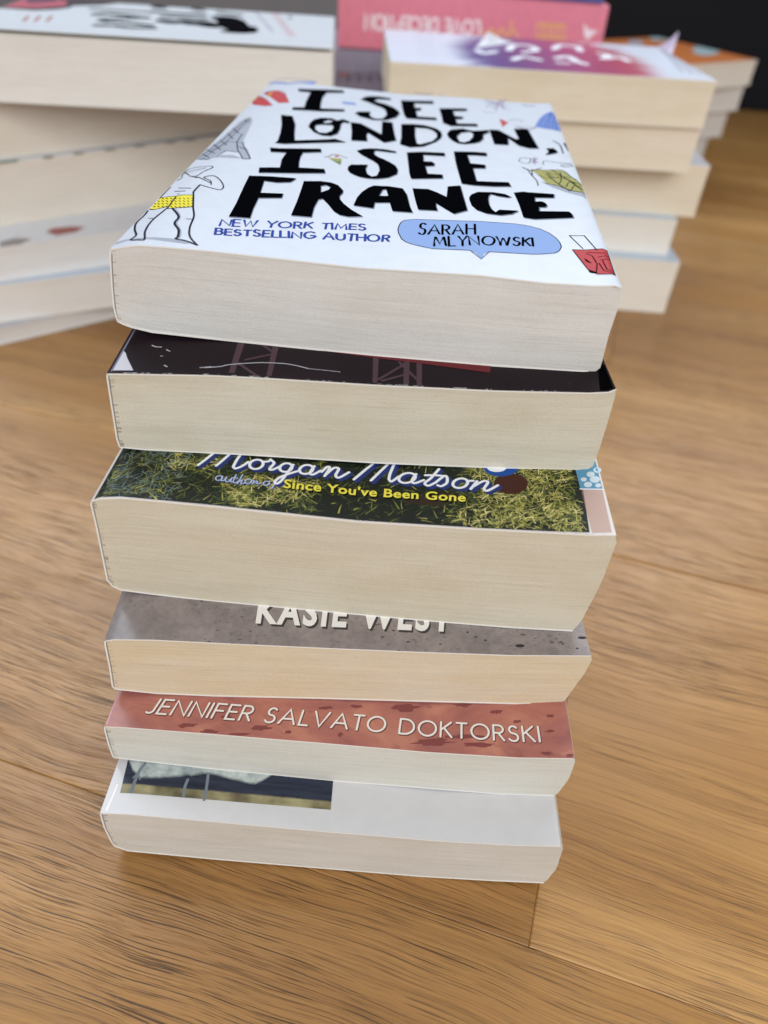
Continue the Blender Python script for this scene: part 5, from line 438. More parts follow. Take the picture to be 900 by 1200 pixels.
PRINTS[(2,'leg_photograph')]=[('P','skin',1,[[(134.69,.68),(139.81,.85),(140.24,19.13),(134.2,19.28)]]),('P','denim',1,[[(134.13,19.63),(140.28,19.44),(140.38,39.55),(133.74,39.59)]]),('P','denimlight',2,[[(137.68,21.43),(137.57,21.04),(137.35,20.69),(137.06,20.42),(136.71,20.24),(136.35,20.18),(136.01,20.25),(135.71,20.43),(135.5,20.71),(135.39,21.06),(135.38,21.46),(135.49,21.85),(135.71,22.2),(136.0,22.48),(136.35,22.66),(136.71,22.72),(137.06,22.65),(137.36,22.47),(137.57,22.18),(137.68,21.83)]]),('P','denimlight',2,[[(140.24,23.81),(140.1,23.31),(139.82,22.87),(139.45,22.52),(139.02,22.3),(138.56,22.22),(138.13,22.3),(137.76,22.53),(137.49,22.89),(137.35,23.34),(137.36,23.84),(137.5,24.34),(137.77,24.79),(138.14,25.14),(138.58,25.37),(139.04,25.44),(139.48,25.36),(139.85,25.12),(140.11,24.76),(140.25,24.31)]]),('P','denimlight',2,[[(140.2,21.02),(140.11,20.72),(139.95,20.46),(139.73,20.25),(139.47,20.12),(139.2,20.08),(138.94,20.13),(138.72,20.26),(138.56,20.47),(138.48,20.74),(138.48,21.03),(138.57,21.32),(138.73,21.59),(138.95,21.8),(139.21,21.93),(139.48,21.97),(139.74,21.92),(139.96,21.79),(140.12,21.58),(140.2,21.31)]]),('P','denimlight',2,[[(139.12,26.26),(139.0,25.86),(138.78,25.49),(138.48,25.21),(138.13,25.03),(137.76,24.97),(137.41,25.04),(137.11,25.22),(136.9,25.52),(136.78,25.88),(136.78,26.29),(136.9,26.69),(137.11,27.06),(137.41,27.35),(137.77,27.53),(138.14,27.59),(138.49,27.52),(138.79,27.33),(139.01,27.04),(139.12,26.67)]]),('P','denimlight',2,[[(141.41,28.39),(141.28,27.97),(141.05,27.56),(140.73,27.23),(140.37,27.05),(140.0,26.99),(139.65,27.06),(139.35,27.25),(139.14,27.55),(139.03,27.92),(139.03,28.33),(139.15,28.74),(139.37,29.11),(139.68,29.4),(140.03,29.59),(140.41,29.65),(140.76,29.58),(141.07,29.43),(141.3,29.16),(141.42,28.81)]]),('P','denimlight',2,[[(136.54,23.85),(136.45,23.55),(136.29,23.28),(136.07,23.07),(135.81,22.94),(135.53,22.89),(135.27,22.94),(135.05,23.08),(134.89,23.3),(134.8,23.57),(134.8,23.86),(134.88,24.16),(135.04,24.43),(135.26,24.65),(135.52,24.78),(135.8,24.83),(136.06,24.78),(136.29,24.64),(136.45,24.42),(136.53,24.15)]]),('S','white2',3,.5,0,[(134.09,19.39),(140.25,19.21)])]
PRINTS[(3,'author_lettering')]=[('T','font','shadow4',2,.0,'KASIE WEST',[(42.74,7.52),(100.58,7.51),(42.62,17.88),(101.98,17.95)],{'bold': 0.07,'sp': 1.22}),('T','font','white3',4,.0,'KASIE WEST',[(42.09,8.3),(100.16,8.31),(41.95,18.72),(101.55,18.81)],{'bold': 0.07,'sp': 1.22})]
PRINTS[(3,'hinge_crease')]=[('P','hingeblue',1,[[(.25,2.66),(.25,2.99),(.25,19.45),(.25,19.45)]])]
PRINTS[(3,'stone_pits')]=[('P','pit',2,[[(121.73,3.38),(121.41,3.03),(120.67,2.8),(119.79,2.8),(119.1,3.01),(118.88,3.36),(119.2,3.72),(119.94,3.95),(120.83,3.95),(121.51,3.74)]]),('P','pit',2,[[(140.67,6.57),(140.35,6.27),(139.64,6.09),(138.81,6.08),(138.17,6.26),(137.97,6.55),(138.29,6.84),(139.0,7.02),(139.84,7.03),(140.48,6.85)]]),('P','pit',2,[[(133.15,4.92),(133.05,4.77),(132.84,4.69),(132.61,4.68),(132.43,4.77),(132.38,4.91),(132.48,5.06),(132.69,5.15),(132.93,5.15),(133.1,5.06)]]),('P','pit',2,[[(107.97,6.21),(107.86,6.06),(107.61,5.96),(107.31,5.95),(107.08,6.03),(107.0,6.17),(107.1,6.32),(107.35,6.42),(107.65,6.43),(107.89,6.35)]]),('P','pit',2,[[(105.61,7.96),(105.53,7.81),(105.32,7.71),(105.08,7.7),(104.9,7.78),(104.83,7.92),(104.92,8.07),(105.12,8.17),(105.36,8.18),(105.55,8.1)]]),('P','pit',2,[[(110.75,5.11),(110.64,4.96),(110.39,4.86),(110.09,4.85),(109.86,4.93),(109.78,5.07),(109.89,5.22),(110.14,5.32),(110.44,5.33),(110.67,5.25)]]),('P','pit',2,[[(80.11,4.83),(80.02,4.68),(79.78,4.58),(79.49,4.57),(79.25,4.64),(79.16,4.78),(79.25,4.93),(79.48,5.03),(79.78,5.05),(80.02,4.97)]]),('P','pit',2,[[(87.79,3.43),(87.68,3.28),(87.39,3.18),(87.04,3.16),(86.75,3.23),(86.65,3.37),(86.76,3.52),(87.05,3.62),(87.4,3.64),(87.68,3.57)]]),('P','pit',2,[[(83.38,7.47),(83.3,7.32),(83.11,7.22),(82.87,7.21),(82.68,7.28),(82.61,7.43),(82.68,7.58),(82.88,7.68),(83.11,7.69),(83.3,7.61)]]),('P','pit',2,[[(97.09,3.04),(97.0,2.9),(96.81,2.8),(96.57,2.79),(96.39,2.87),(96.32,3.01),(96.4,3.15),(96.6,3.25),(96.84,3.26),(97.02,3.18)]]),('P','pit',2,[[(137.55,2.53),(137.44,2.39),(137.18,2.3),(136.89,2.3),(136.67,2.38),(136.6,2.52),(136.72,2.67),(136.98,2.76),(137.27,2.76),(137.49,2.67)]])]
PRINTS[(4,'author_lettering')]=[('T','thin','shadow5',2,.9199999999999999,'JENNIFER SALVATO DOKTORSKI',[(10.9,5.2),(129.72,5.15),(12.25,10.28),(129.57,10.25)],{}),('T','thin','white3',4,.62,'JENNIFER SALVATO DOKTORSKI',[(10.7,5.36),(129.59,5.32),(12.04,10.45),(129.43,10.43)],{})]
PRINTS[(4,'hinge_crease')]=[('P','pinkpale',1,[[(.25,.67),(.71,.71),(.25,12.22),(.25,12.14)]])]
PRINTS[(4,'footprint_marks')]=[('P','footprint',1,[[(26.69,2.46),(26.37,2.22),(26.41,1.94),(25.49,1.82),(24.76,1.76),(23.89,1.56),(22.49,1.4),(21.88,1.69),(21.62,2.02),(22.67,2.35),(22.64,2.66),(23.65,2.79),(24.47,2.86),(25.19,2.84),(25.95,2.83),(27.57,2.92)]]),('P','footprint',1,[[(33.94,.99),(33.78,.66),(33.27,.35),(32.05,.33),(31.42,.18),(30.54,.15),(29.64,.15),(28.87,.22),(28.55,.51),(29.82,.81),(29.52,1.11),(30.19,1.35),(31.13,1.41),(31.81,1.28),(32.68,1.34),(32.67,1.05)]]),('P','footprint',1,[[(49.56,3.71),(49.26,3.27),(48.2,2.96),(47.19,2.81),(46.43,2.33),(45.36,2.49),(44.09,2.44),(43.38,2.73),(43.67,3.16),(43.96,3.49),(44.18,3.85),(45.16,4.05),(46.11,4.04),(46.95,4.14),(48.3,4.32),(47.79,3.76)]]),('P','footprint',1,[[(55.2,2.71),(55.56,2.5),(55.16,2.35),(54.99,2.13),(54.59,2.08),(54.23,2.14),(53.62,2.0),(53.79,2.4),(53.54,2.56),(53.73,2.75),(53.64,3.02),(54.1,3.07),(54.42,3.17),(54.86,3.32),(55.07,3.06),(55.45,2.97)]]),('P','footprint',1,[[(70.9,3.19),(70.46,2.96),(70.35,2.8),(70.23,2.62),(70.04,2.31),(69.72,2.4),(69.57,2.67),(69.38,2.81),(69.39,3.04),(69.27,3.28),(69.57,3.38),(69.56,3.76),(69.87,3.95),(70.24,3.94),(70.5,3.7),(70.82,3.52)]]),('P','footprint',1,[[(36.44,6.35),(36.7,6.2),(37.04,5.91),(36.18,5.75),(35.33,5.75),(34.44,5.53),(33.9,5.71),(33.2,5.8),(33.65,6.08),(33.86,6.26),(33.89,6.46),(34.62,6.53),(35.12,6.7),(36.01,6.95),(36.29,6.66),(36.3,6.46)]]),('P','footprint',1,[[(23.51,1.76),(23.59,1.57),(23.8,1.21),(23.37,1.18),(23.07,1.14),(22.8,1.25),(22.27,1.01),(22.23,1.4),(22.23,1.65),(22.32,1.84),(22.41,1.99),(22.54,2.16),(22.72,2.45),(23.05,2.19),(23.25,2.06),(23.65,2.03)]]),('P','footprint',1,[[(66.31,12.27),(67.29,12.09),(65.65,11.92),(65.39,11.67),(64.52,11.45),(63.69,11.55),(62.37,11.38),(62.42,11.69),(62.59,11.91),(62.47,12.09),(63.33,12.23),(63.57,12.47),(64.39,12.52),(65.47,12.81),(66.36,12.74),(66.51,12.49)]]),('P','footprint',1,[[(42.46,.69),(42.76,.59),(42.25,.43),(41.47,.29),(40.6,.18),(39.24,.15),(39.05,.15),(38.72,.23),(36.78,.16),(37.71,.42),(37.71,.65),(39.42,.77),(40.42,1.04),(41.66,1.04),(42.91,1.09),(43.61,.98)]]),('P','footprint',1,[[(93.12,15.0),(91.84,14.54),(91.48,14.16),(91.19,13.41),(89.35,13.08),(87.45,12.99),(86.92,13.62),(85.39,13.71),(84.66,14.14),(85.37,14.72),(85.93,15.32),(87.75,15.6),(89.24,15.95),(90.91,16.04),(91.55,15.56),(93.88,15.68)]]),('P','footprint',1,[[(109.65,17.25),(108.21,16.99),(108.82,16.62),(107.89,16.38),(106.81,16.37),(106.25,16.63),(104.87,16.37),(105.35,16.78),(103.98,16.86),(104.61,17.16),(105.78,17.28),(106.2,17.44),(106.84,17.72),(107.69,17.71),(108.61,17.68),(109.4,17.54)]]),('P','footprint',1,[[(118.77,15.36),(118.42,15.16),(118.92,14.73),(117.81,14.87),(117.35,14.38),(116.9,14.76),(115.91,14.56),(115.5,14.82),(115.25,15.12),(115.79,15.43),(115.91,15.79),(116.91,15.75),(117.45,16.06),(118.01,15.88),(118.98,16.01),(119.3,15.72)]]),('P','footprint',1,[[(124.72,12.21),(124.66,12.02),(124.08,11.97),(123.81,11.89),(123.47,11.67),(123.01,11.74),(122.37,11.72),(122.25,11.94),(122.58,12.17),(122.48,12.33),(122.49,12.57),(123.06,12.64),(123.53,12.51),(124.14,12.76),(124.62,12.63),(124.33,12.33)]]),('P','footprint',1,[[(134.8,14.29),(134.57,14.12),(134.54,13.87),(133.95,13.89),(133.56,13.88),(133.12,13.82),(132.47,13.8),(132.83,14.13),(132.76,14.27),(132.47,14.47),(132.61,14.71),(133.21,14.73),(133.66,14.75),(134.22,14.86),(134.63,14.71),(134.36,14.42)]]),('P','footprint',1,[[(104.8,3.8),(101.7,3.26),(101.02,2.87),(100.24,2.22),(97.54,2.26),(94.89,1.86),(94.42,2.45),(90.85,2.16),(93.08,2.92),(93.51,3.28),(93.46,3.74),(95.56,4.08),(97.51,4.46),(100.34,4.83),(102.19,4.53),(100.99,3.82)]]),('P','footprint',1,[[(114.99,3.57),(115.32,3.3),(114.27,3.01),(113.2,2.67),(111.4,2.6),(110.31,2.77),(109.04,2.74),(106.73,2.66),(107.75,3.08),(106.96,3.36),(107.57,3.77),(109.75,3.96),(111.46,4.16),(113.15,4.18),(113.97,3.96),(116.33,4.03)]]),('P','footprint',1,[[(132.58,1.52),(132.88,1.26),(131.96,1.18),(131.72,.87),(130.96,.84),(130.32,.94),(129.92,1.11),(129.92,1.32),(129.14,1.46),(129.73,1.66),(129.82,1.9),(130.62,1.86),(131.07,1.88),(131.53,1.88),(132.44,1.98),(132.18,1.67)]]),('P','footprint',1,[[(138.87,.9),(138.43,.71),(138.31,.49),(137.92,.44),(137.58,.3),(137.35,.52),(136.99,.52),(136.48,.59),(136.92,.87),(136.72,1.1),(137.11,1.21),(137.4,1.31),(137.7,1.24),(137.94,1.22),(138.6,1.4),(138.76,1.16)]]),('P','footprint',1,[[(113.41,6.26),(112.96,5.93),(112.0,5.55),(108.84,5.49),(107.39,5.15),(105.51,5.12),(103.72,5.11),(101.43,5.11),(101.55,5.45),(101.33,5.77),(104.85,6.02),(105.32,6.38),(107.43,6.59),(109.65,6.72),(111.22,6.62),(113.06,6.55)]]),('P','footprint',1,[[(75.57,13.72),(76.23,13.54),(75.23,13.36),(74.77,13.15),(74.03,12.93),(73.2,12.95),(72.86,13.14),(72.59,13.27),(72.33,13.39),(72.08,13.58),(72.15,13.86),(73.0,14.06),(73.93,14.02),(74.6,14.06),(75.54,14.16),(75.42,13.87)]]),('P','footprint',1,[[(134.4,8.96),(133.9,8.86),(133.81,8.75),(133.56,8.59),(132.98,8.51),(132.38,8.56),(132.06,8.69),(131.23,8.73),(131.44,8.92),(132.01,9.04),(132.32,9.12),(132.33,9.4),(133.08,9.46),(133.8,9.41),(134.17,9.25),(134.21,9.09)]])]
PRINTS[(5,'chair_photograph')]=[('P','softphoto',1,[[(3.22,19.62),(68.15,20.68),(68.53,6.76),(4.51,6.4)]]),('S','photogrey',4,1.0,1,[(9.2,16.4),(8.15,13.39),(7.73,6.78)]),('S','photogrey',4,.9,1,[(23.6,12.28),(23.35,9.8),(23.71,7.05)]),('S','photogrey',4,.9,1,[(29.41,14.56),(29.88,10.23),(30.09,6.36)]),('S','photogrey',4,.5,1,[(6.97,11.43),(8.03,12.9),(9.2,11.09)])]
PRINTS[(5,'hinge_crease')]=[('S','hingewhite',1,.7,1,[(2.24,.94),(2.55,3.87),(2.84,8.94)])]

# ------------------------------------------------------------------ the floor
ANG = math.radians(-14.7); LINES = [-283, -93, 97.5, 283, 476, 668, 858, 1048, 1240, 1430]
def floor_material():
    k = N('oiled_oak'); uv = k.n('TexCoord').outputs['UV']; rnd = k.n('NewGeometry').outputs['Random Per Island']
    off = k.n('CombineXYZ'); k.l(k.math('MULTIPLY', rnd, 7.0), off.inputs[0]); k.l(k.math('MULTIPLY', rnd, 3.3), off.inputs[1])
    ad = k.n('VectorMath', operation='ADD'); k.l(uv, ad.inputs[0]); k.l(off.outputs[0], ad.inputs[1]); p = ad.outputs[0]
    warp = k.noise(k.mapping(p, (5, 9, 1)), 1, 3, .5)                      # slow swing of the grain
    wv = k.n('CombineXYZ'); k.l(k.math('MULTIPLY', k.math('SUBTRACT', warp, .5), .026), wv.inputs[1])
    a2 = k.n('VectorMath', operation='ADD'); k.l(p, a2.inputs[0]); k.l(wv.outputs[0], a2.inputs[1]); g = a2.outputs[0]
    broad = k.noise(k.mapping(g, (2.2, 22, 1)), 1, 2, .5)
    mid = k.noise(k.mapping(g, (5, 260, 1)), 1, 4, .6)
    fine = k.noise(k.mapping(g, (5, 1100, 1)), 1, 4, .7)
    pore = k.noise(k.mapping(g, (27, 2000, 1)), 1, 2, .6)
    pore2 = k.noise(k.mapping(g, (50, 3200, 1), loc=(3, 5, 0)), 1, 2, .6)
    zone = k.noise(k.mapping(g, (3, 30, 1), loc=(9, 2, 0)), 1, 2, .5)
    c = k.ramp(broad, (.28, srgb(158, 113, 62)), (.5, srgb(177, 132, 76)), (.72, srgb(198, 154, 98)))
    c = k.mix(1.0, c, k.ramp(mid, (.3, (.82, .79, .74)), (.52, (1, 1, 1)), (.75, (1.06, 1.05, 1.03))), 'MULTIPLY')
    c = k.mix(1.0, c, k.ramp(fine, (.3, (.74, .70, .64)), (.54, (1, 1, 1)), (.8, (1.05, 1.05, 1.04))), 'MULTIPLY')
    zm = k.ramp(zone, (.36, (.12,) * 3), (.6, (1.0,) * 3))
    pm = k.math('MULTIPLY', k.ramp(pore, (.575, (0, 0, 0)), (.615, (1, 1, 1))), zm)
    pm2 = k.math('MULTIPLY', k.ramp(pore2, (.575, (0, 0, 0)), (.62, (1, 1, 1))), zm)
    c = k.mix(k.math('MULTIPLY', pm, .85), c, srgb(58, 36, 18)); c = k.mix(k.math('MULTIPLY', pm2, .6), c, srgb(84, 54, 28))
    tint = k.ramp(rnd, (0, (.94, .92, .90)), (.5, (1, 1, 1)), (1, (1.03, 1.02, 1.0)))
    c = k.mix(1.0, c, tint, 'MULTIPLY'); k.col(c)
    r = k.ramp(mid, (.3, (.36,) * 3), (.7, (.26,) * 3)); k.l(r, k.b.inputs['Roughness']); k.b.inputs['Specular IOR Level'].default_value = .5
    h = k.math('SUBTRACT', k.math('ADD', k.math('MULTIPLY', fine, .35), k.math('MULTIPLY', mid, .4)), k.math('ADD', pm, k.math('MULTIPLY', pm2, .6)))
    k.bump(h, .32, .00025); return k.m
def build_floor():
    bm = bmesh.new(); uvl = bm.loops.layers.uv.new('UVMap'); ca, sa = math.cos(ANG), math.sin(ANG)
    rnd = random.Random(3); BV = {97.5: .4, 283: 1.0, 476: .8}
    def plank(s0, s1, n0, n1):
        g = .06
        ring0 = [(s0 + g, n0 + g), (s1 - g, n0 + g), (s1 - g, n1 - g), (s0 + g, n1 - g)]
        e0, e1, es = BV.get(n0, .5), BV.get(n1, .5), .5
        ring1 = [(s0 + es, n0 + e0), (s1 - es, n0 + e0), (s1 - es, n1 - e1), (s0 + es, n1 - e1)]
        dz = rnd.uniform(-.12, 0)
        lv = []
        for ring, z in ((ring0, -12), (ring0, -.42), (ring1, dz)):
            lv.append([(bm.verts.new(((s * ca - n * sa) * MM, (s * sa + n * ca) * MM, z * MM)), (s * MM, n * MM)) for s, n in ring])
        def f(q):
            fc = bm.faces.new([a for a, _ in q])
            for lp, (_, t) in zip(fc.loops, q): lp[uvl].uv = t
        f(lv[2])
        for a in (0, 1):
            for i in range(4): f([lv[a][i], lv[a][(i + 1) % 4], lv[a + 1][(i + 1) % 4], lv[a + 1][i]])
    joints = {2: [29.7], 4: [24.9], 3: [760, -620], 1: [-410, 640], 5: [-420, 820]}
    for r, (n0, n1) in enumerate(zip(LINES, LINES[1:])):
        js = [-2200] + sorted(joints.get(r, [rnd.uniform(-900, 900)])) + [2400]
        for a, b in zip(js, js[1:]): plank(a, b, n0, n1)
    me = bpy.data.meshes.new('floor'); bm.to_mesh(me); bm.free()
    o = link('floor', me, None, [floor_material()]); o['kind'] = 'structure'
    bm = bmesh.new(); bmesh.ops.create_grid(bm, x_segments=1, y_segments=1, size=3.0); me = bpy.data.meshes.new('subfloor'); bm.to_mesh(me); bm.free()
    o = link('subfloor', me, None, [flat('dark_gap', srgb(60, 40, 24), .9)]); o.location = (0, 0, -.009); o['kind'] = 'structure'
build_floor()
def slab(name, x0, x1, y0, y1, z0, z1, m, kind='structure'):
    bm = bmesh.new(); r = bmesh.ops.create_cube(bm, size=1)
    for v in bm.verts: v.co = ((x0 + (v.co.x + .5) * (x1 - x0)) * MM, (y0 + (v.co.y + .5) * (y1 - y0)) * MM, (z0 + (v.co.z + .5) * (z1 - z0)) * MM)
    bmesh.ops.bevel(bm, geom=bm.edges[:], offset=.003, segments=2, affect='EDGES')
    me = bpy.data.meshes.new(name); bm.to_mesh(me); bm.free(); o = link(name, me, None, [m])
    if kind: o['kind'] = kind
    return o
wall = slab('wall', -1600, 60, 1300, 1340, 0, 700, art('grey_wall_paint', srgb(128, 128, 134), .05, .7, 8)); wall['label'] = 'plain grey wall behind the pink spine'; wall['category'] = 'wall'
cab = slab('cabinet', 62, 1700, 1290, 1640, 1, 620, flat('navy_black_lacquer', srgb(9, 11, 20), .5, .2), None)
cab['label'] = 'very dark navy black cabinet front behind the stacks at upper right'; cab['category'] = 'cabinet'
# ------------------------------------------------------------------ the six books of the front stack
def concrete():
    k = N('printed_stone'); tc = k.n('TexCoord').outputs['Object']
    n1 = k.noise(tc, 60, 5, .65); n2 = k.noise(tc, 420, 3, .7); n3 = k.noise(k.mapping(tc, (1, 1.6, 1)), 620, 1, .5); z = k.noise(tc, 42, 2)
    c = k.ramp(n1, (.3, srgb(122, 113, 113)), (.7, srgb(158, 148, 146)))
    c = k.mix(1.0, c, k.ramp(n2, (.35, (.86, .86, .86)), (.6, (1.05, 1.05, 1.05))), 'MULTIPLY')
    pit = k.math('MULTIPLY', k.ramp(n3, (.64, (0, 0, 0)), (.7, (1, 1, 1))), k.ramp(z, (.45, (0, 0, 0)), (.58, (1, 1, 1))))
    k.col(k.mix(k.math('MULTIPLY', pit, .85), c, srgb(62, 55, 57))); k.rough(.3, .5, .2, .15); return k.m
def sand():
    k = N('printed_red_sand'); tc = k.n('TexCoord').outputs['Object']
    n1 = k.noise(k.mapping(tc, (1, 1.7, 1), (0, 0, .5)), 48, 5, .62, .6); n2 = k.noise(k.mapping(tc, (1, 2.4, 1), (0, 0, .35)), 75, 4, .6, .4)
    c = k.ramp(n1, (.3, srgb(154, 94, 92)), (.5, srgb(178, 112, 100)), (.7, srgb(200, 138, 116)))
    c = k.mix(k.ramp(n2, (.6, (0, 0, 0)), (.72, (.6,) * 3)), c, srgb(120, 66, 66)); k.col(c); k.rough(.33, .5, .15, .2); return k.m
def plumcard():
    k = N('printed_plum'); tc = k.n('TexCoord').outputs['Object']; n1 = k.noise(tc, 30, 3); n2 = k.noise(tc, 1500, 2)
    c = k.ramp(n1, (.3, srgb(25, 16, 22)), (.7, srgb(38, 26, 33))); k.col(k.mix(k.ramp(n2, (.74, (0, 0, 0)), (.8, (.4,) * 3)), c, srgb(150, 140, 150))); k.rough(.5, .08, 0, .2); return k.m
white_card = art('white_card', srgb(204, 211, 224), .03, .34)
white_gloss = art('white_gloss_card', srgb(212, 212, 214), .02, .2)
FRONT = [
 dict(label='white paperback with large black hand lettered title and doodles, topmost of the front stack', cover=white_card, spine=white_card, back=white_card, pages=((226, 223, 218), (232, 231, 229)), L=209),
 dict(label='dark plum paperback with a scuffed white corner, directly under the white doodle covered book', cover=plumcard(), spine=art('plum_spine', srgb(120, 112, 124), .06), back=white_card, pages=((216, 208, 188), (225, 220, 205)), L=210),
 dict(label='thickest book of the front stack, paperback with grass photograph cover and yellow byline', cover=art('photo_border', srgb(214, 206, 204), .03, .3), spine=art('grass_spine', srgb(34, 44, 36), .1), back=white_card, pages=((216, 206, 184), (223, 216, 198)), L=210),
 dict(label='paperback with grey pitted stone cover and bold white capitals, lying on the red sand book', cover=concrete(), spine=art('stone_spine', srgb(90, 90, 120), .06), back=white_card, pages=((226, 208, 176), (228, 216, 194)), L=210),
 dict(label='paperback with red sand cover and thin spaced white capitals, lying on the bottom white book', cover=sand(), spine=art('sand_spine', srgb(150, 90, 90), .06), back=white_card, pages=((218, 216, 206), (224, 223, 216)), L=210),
 dict(label='white paperback with small dark photo strip on its cover, lowest of the front stack', cover=white_gloss, spine=white_gloss, back=white_gloss, pages=((212, 207, 197), (220, 216, 208)), L=210)]
def grass_extra(bm, mi):
    """the printed photograph of a lawn: many small blades of ink"""
    rnd = random.Random(11); (x0, y0), (x1, y1), (x2, y2), (x3, y3) = GRASS['quad']
    clumps = [(rnd.uniform(0, x1), rnd.uniform(0, 30), rnd.uniform(2.5, 6), rnd.choice((-.45, .35, .5))) for _ in range(60)]
    for i in range(8500):
        u = rnd.uniform(.6, x1 - 1.2); v = rnd.uniform(.8, 29)
        bright = .25 + .6 * math.exp(-((u - 119) / 17) ** 2) + .42 * math.exp(-((u - 48) / 16) ** 2 - ((v - 9) / 7) ** 2) + .3 * math.exp(-((u - 25) / 18) ** 2 - ((v - 15) / 9) ** 2)
        if 60 < u < 99: bright *= .16 if v < 16 else .1
        if v > 16 and 36 < u < 100: bright *= .5
        bright += sum(c[3] * math.exp(-((u - c[0]) ** 2 + (v - c[1]) ** 2) / c[2] ** 2) for c in clumps) * (.9 if bright > .35 else .35)
        if rnd.random() > bright + .12: continue
        an = rnd.gauss(.75, .75) if rnd.random() < .6 else rnd.uniform(0, math.pi); ln = rnd.uniform(1.4, 4.6); w = rnd.uniform(.12, .38)
        dx, dy = math.cos(an), math.sin(an); bend = rnd.uniform(-.5, .5)
        q = []
        for t in (0, .5, 1):
            q.append((u + dx * ln * (t - .5) - dy * bend * t * t, v + dy * ln * (t - .5) + dx * bend * t * t))
        if any(a < .3 or a > x1 + (b - 1.5) * .018 - .25 or b < .2 for a, b in q): continue
        r = rnd.random()
        if u < 22 and r < .35: m = 'grass6'
        elif bright > .6: m = 'grass1' if r < .22 else 'grass2' if r < .5 else 'grass3' if r < .82 else 'grass5' if r < .92 else 'grass4'
        else: m = 'grass4' if r < .45 else 'grass1' if r < .75 else 'grass2' if r < .95 else 'grass3'
        ix = mi(m); z = .042 + .0004 * (i % 24)
        vs = []
        for (a, b), ww in zip(q, (w, w * .8, .03)):
            vs.append((bm.verts.new((a - dy * ww / 2, b + dx * ww / 2, z)), bm.verts.new((a + dy * ww / 2, b - dx * ww / 2, z)))); z += .0002
        for k in (0, 1): bm.faces.new((vs[k][0], vs[k][1], vs[k + 1][1], vs[k + 1][0])).material_index = ix
for k, (b, p) in enumerate(zip(FRONT, PROFILES)):
    root = thing('paperback_book', b['label'], 'book', p['o'], p['yaw'], 'books of the front stack')
    pg = paper('cut_pages', srgb(*b['pages'][0]), srgb(*b['pages'][1]), 3.7 * k + 1)
    fc = book_shell(root, p['top'], p['right'], p['bot'], p['left'], b['L'], b['cover'], b['spine'], b['back'], pg, k)
    for (kk, name), shapes in PRINTS.items():
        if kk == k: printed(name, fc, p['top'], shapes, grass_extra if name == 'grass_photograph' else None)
# ------------------------------------------------------------------ the blurred stacks behind
def back_book(label, name, corner, yaw, w, L, t, cover, spine, back, pages, group, seed, lift=0, curl=None, spine_out=False):
    """corner: near left corner of the visible long side at the book's underside; yaw of that side. spine_out turns the spine to the camera"""
    x, y, z = corner; c, s = math.cos(yaw), math.sin(yaw)
    if spine_out:      # spine towards the viewer: u goes away from camera, v runs right to left
        ox, oy = x + c * L, y + s * L; ry = yaw + math.pi / 2
    else:              # fore edge towards the viewer: u comes to the camera, v runs left to right
        ox, oy = x - s * w, y + c * w; ry = yaw - math.pi / 2
    root = thing(name, label, 'book', (ox, oy, z + t), ry, group)
    r = 1.2
    top = [(0, -.6), (1.0, -.15), (3, 0), (w * .5, .0), (w, 0)]; bot = [(0, -t + .6), (1, -t + .15), (3, -t + .02), (w * .5, -t + .02), (w, -t + .02)]
    left = [(-.3, -t * .2), (-.5, -t * .5), (-.3, -t * .8)]; right = [(w - .6, -t * .25), (w - .6, -t * .5), (w - .6, -t * .8)]
    fc = book_shell(root, top, right, bot, left, L, cover, spine, back, pages, seed, lift, curl)
    fc['_top'] = 0; del fc['_top']
    return root, fc, top
lift = lambda c: tuple(255 - (255 - v) * .5 for v in c)
cream = lambda a, b, s: paper('cut_pages', srgb(*lift(a)), srgb(*lift(b)), s, .6)
white2c = art('pale_card', srgb(222, 226, 234), .03, .4); dark_card = art('dark_brown_card', srgb(70, 52, 40), .06, .4); grey_card = art('grey_card', srgb(188, 188, 196), .04, .4); blue_card = art('pale_blue_card', srgb(196, 212, 230), .03, .4)
def splash():
    k = N('printed_splash'); tc = k.n('TexCoord').outputs['Object']; mp = k.n('SeparateXYZ'); k.l(tc, mp.inputs[0])
    dx = k.math('DIVIDE', k.math('SUBTRACT', mp.outputs[0], SPL[0] * MM), SPL[2] * MM); dy = k.math('DIVIDE', k.math('SUBTRACT', mp.outputs[1], SPL[1] * MM), SPL[3] * MM)
    ang = k.math('ARCTAN2', dy, dx); cv = k.n('CombineXYZ'); k.l(ang, cv.inputs[0]); rays = k.noise(k.mapping(cv.outputs[0], (14, 1, 1)), 1, 3, .6)
    d = k.math('SQRT', k.math('ADD', k.math('MULTIPLY', dx, dx), k.math('MULTIPLY', dy, dy)))
    m = k.ramp(k.math('ADD', d, k.math('MULTIPLY', k.math('SUBTRACT', rays, .5), .9)), (.78, (1, 1, 1)), (1.02, (0, 0, 0)))
    hue = k.ramp(k.math('ADD', k.math('MULTIPLY', dy, .42), .5), (.08, srgb(72, 62, 140)), (.3, srgb(92, 48, 122)), (.6, srgb(158, 46, 104)), (.85, srgb(184, 66, 84)), (1, srgb(206, 138, 92)))
    k.col(k.mix(m, srgb(216, 222, 238), hue)); k.rough(.35); return k.m
GL_ = 'books of the left stack'; GR_ = 'books of the right stack'; GQ_ = 'books of the far right stack'; GP_ = 'books of the pink spined stack'
rad = math.radians
